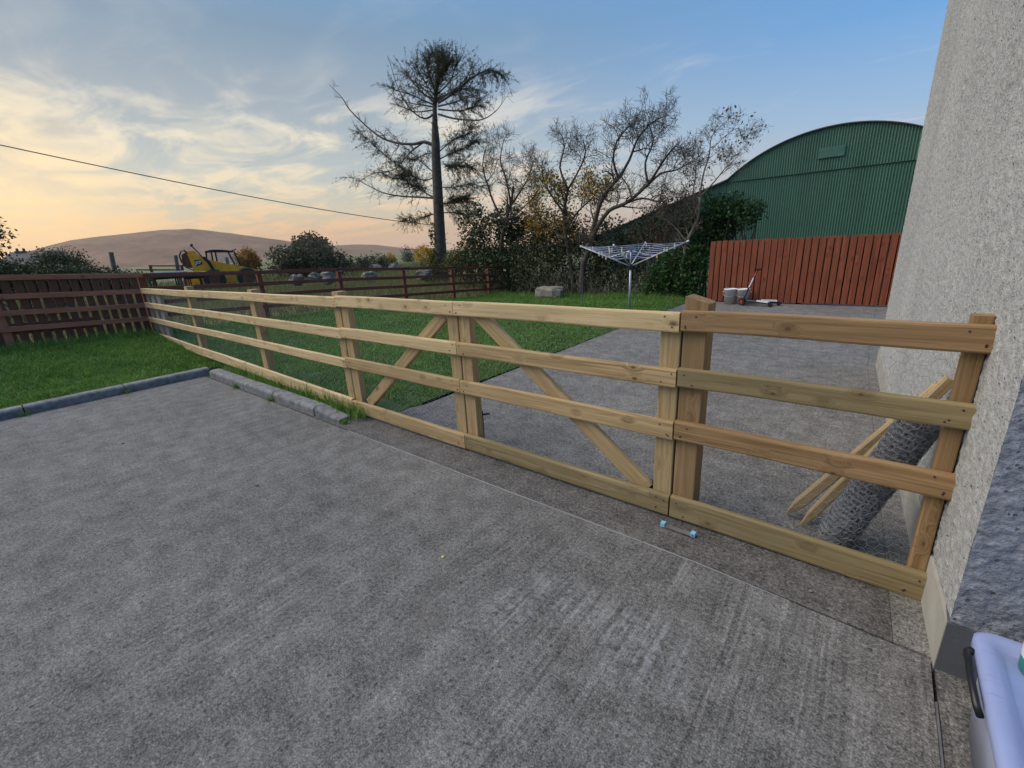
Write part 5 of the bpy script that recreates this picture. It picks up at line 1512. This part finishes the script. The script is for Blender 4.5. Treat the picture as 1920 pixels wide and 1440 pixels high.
# ------------------------------------------------------------------ litter on the concrete
def chip(lab, x, y, s, mat, cat, name):
    r = random.Random(int(x * 1000))
    pts = [(x + s * math.cos(a) * r.uniform(.6, 1), y + s * math.sin(a) * r.uniform(.6, 1), .001) for a in np.linspace(0, 2 * math.pi, 8)[:-1]]
    o = MB().prism(pts, (0, 0, s * .35))
    me_ = bpy.data.meshes.new(name); me_.from_pydata([(p[0] - x, p[1] - y, p[2]) for p in o.v], [], o.f); me_.materials.append(mat)
    return tag(link(name, me_, None, (x, y, 0)), lab, cat)
chip('small cream pebble alone in the middle of the concrete yard', -1.63, 1.30, .010, M['peg_yellow'], 'pebble', 'pebble')
chip('small pale pebble on the threshold strip near the house', -0.03, 2.13, .010, M['stone'], 'pebble', 'pebble')
for x_, y_, s_, lab in ((-3.37, 1.05, .012, 'dark leaf scrap on concrete near the kerb end'), (-5.37, .65, .014, 'dark leaf scrap far out on the left of the concrete')):
    chip(lab, x_, y_, s_, M['leaf_brown'], 'leaf', 'dead_leaf')

# crumbs of grit and soil gathered along edges, fallen leaves on the lawn
def crumbs(name, pts, s0, s1, mat, label, cat):
    n = len(pts); sz = RNG.uniform(s0, s1, (n, 1, 1))
    tet = np.array([[0, 0, .9], [1, 0, 0], [-.5, .87, 0], [-.5, -.87, 0]])
    a = RNG.uniform(0, 6.28, n); ca, sa = np.cos(a), np.sin(a)
    R_ = np.stack([np.stack([ca, -sa, 0 * a], 1), np.stack([sa, ca, 0 * a], 1), np.stack([0 * a, 0 * a, 1 + 0 * a], 1)], 1)
    v = (np.einsum('nij,kj->nki', R_, tet) * sz * RNG.uniform(.6, 1.3, (n, 1, 3)) + pts[:, None, :]).reshape(-1, 3)
    o = (np.arange(n) * 4)[:, None]
    f = np.concatenate([o + np.array([[0, 1, 2]]), o + np.array([[0, 2, 3]]), o + np.array([[0, 3, 1]])], 0)
    return tag(np_mesh(name, v, f, mat), label, cat, kind='stuff')
P_ = []
for k in range(900):
    x_ = random.uniform(-7.5, 0.3); P_.append((x_, 2.055 + abs(random.gauss(0, .02)) + (0.0 if x_ > -4 else -.02), -.002))
for k in range(700):
    x_ = random.uniform(-3.9, 0.3); P_.append((x_, 2.325 - abs(random.gauss(0, .03)), -.002))
for k in range(600):
    P_.append((-7.57 + abs(random.gauss(0, .05)), random.uniform(-1.5, 2.0), 0.0))
for k in range(2200):
    P_.append((random.uniform(-7.4, .3), random.uniform(-.3, 2.0), 0.0))
for k in range(250):
    y_ = random.uniform(2.5, 6.5); P_.append((WX(y_) - .01 - abs(random.gauss(0, .04)), y_, -.001))
crumbs('grit', np.array(P_), .0012, .0052, M['earth'], 'dark grit and soil crumbs on the concrete', 'grit')
Pl = scatter(420, -11.2, -3.8, 2.6, 12.6, lambda x, y: random.random() < (.25 + y / 14), lambda x, y: lawn_h(x, y) + .03)
v, f = leaf_cloud(Pl, 0.022)
tag(np_mesh('fallen_leaves', v, f, M['leaf_orange']), 'scattered fallen brown leaves on the lawn', 'leaves', kind='stuff')
Pw = np.array([(cx + random.gauss(0, .03), cy + random.gauss(0, .02), 0.0) for cx, cy in ((-6.43, 2.05), (-6.43, 2.05), (-5.4, 2.05), (-7.5, 2.1), (-3.95, 2.12), (-7.57, .18), (-7.57, 1.12)) for _ in range(70)])
blades('weed_tufts', Pw, 0.02, 0.07, 0.004, 1.2, M['grass'], 'small green weed tufts in the kerb joints', 'weeds')

# ------------------------------------------------------------------ haze
hz = bpy.data.materials.new('haze_air'); hz.use_nodes = True
hzt = hz.node_tree; hzt.nodes.clear()
vo = hzt.nodes.new('ShaderNodeVolumePrincipled'); vo.inputs['Color'].default_value = (1.0, 0.86, 0.74, 1)
vo.inputs['Density'].default_value = 0.00017
vo.inputs['Anisotropy'].default_value = 0.35
hzo = hzt.nodes.new('ShaderNodeOutputMaterial'); hzt.links.new(vo.outputs[0], hzo.inputs['Volume'])
hbx = MB().box((-5600, -5600, -3), (5600, 5600, 175)).build('haze', hz)
hbx['kind'] = 'stuff'; hbx['label'] = 'thin evening haze lying over the fields and hills'; hbx['category'] = 'haze'
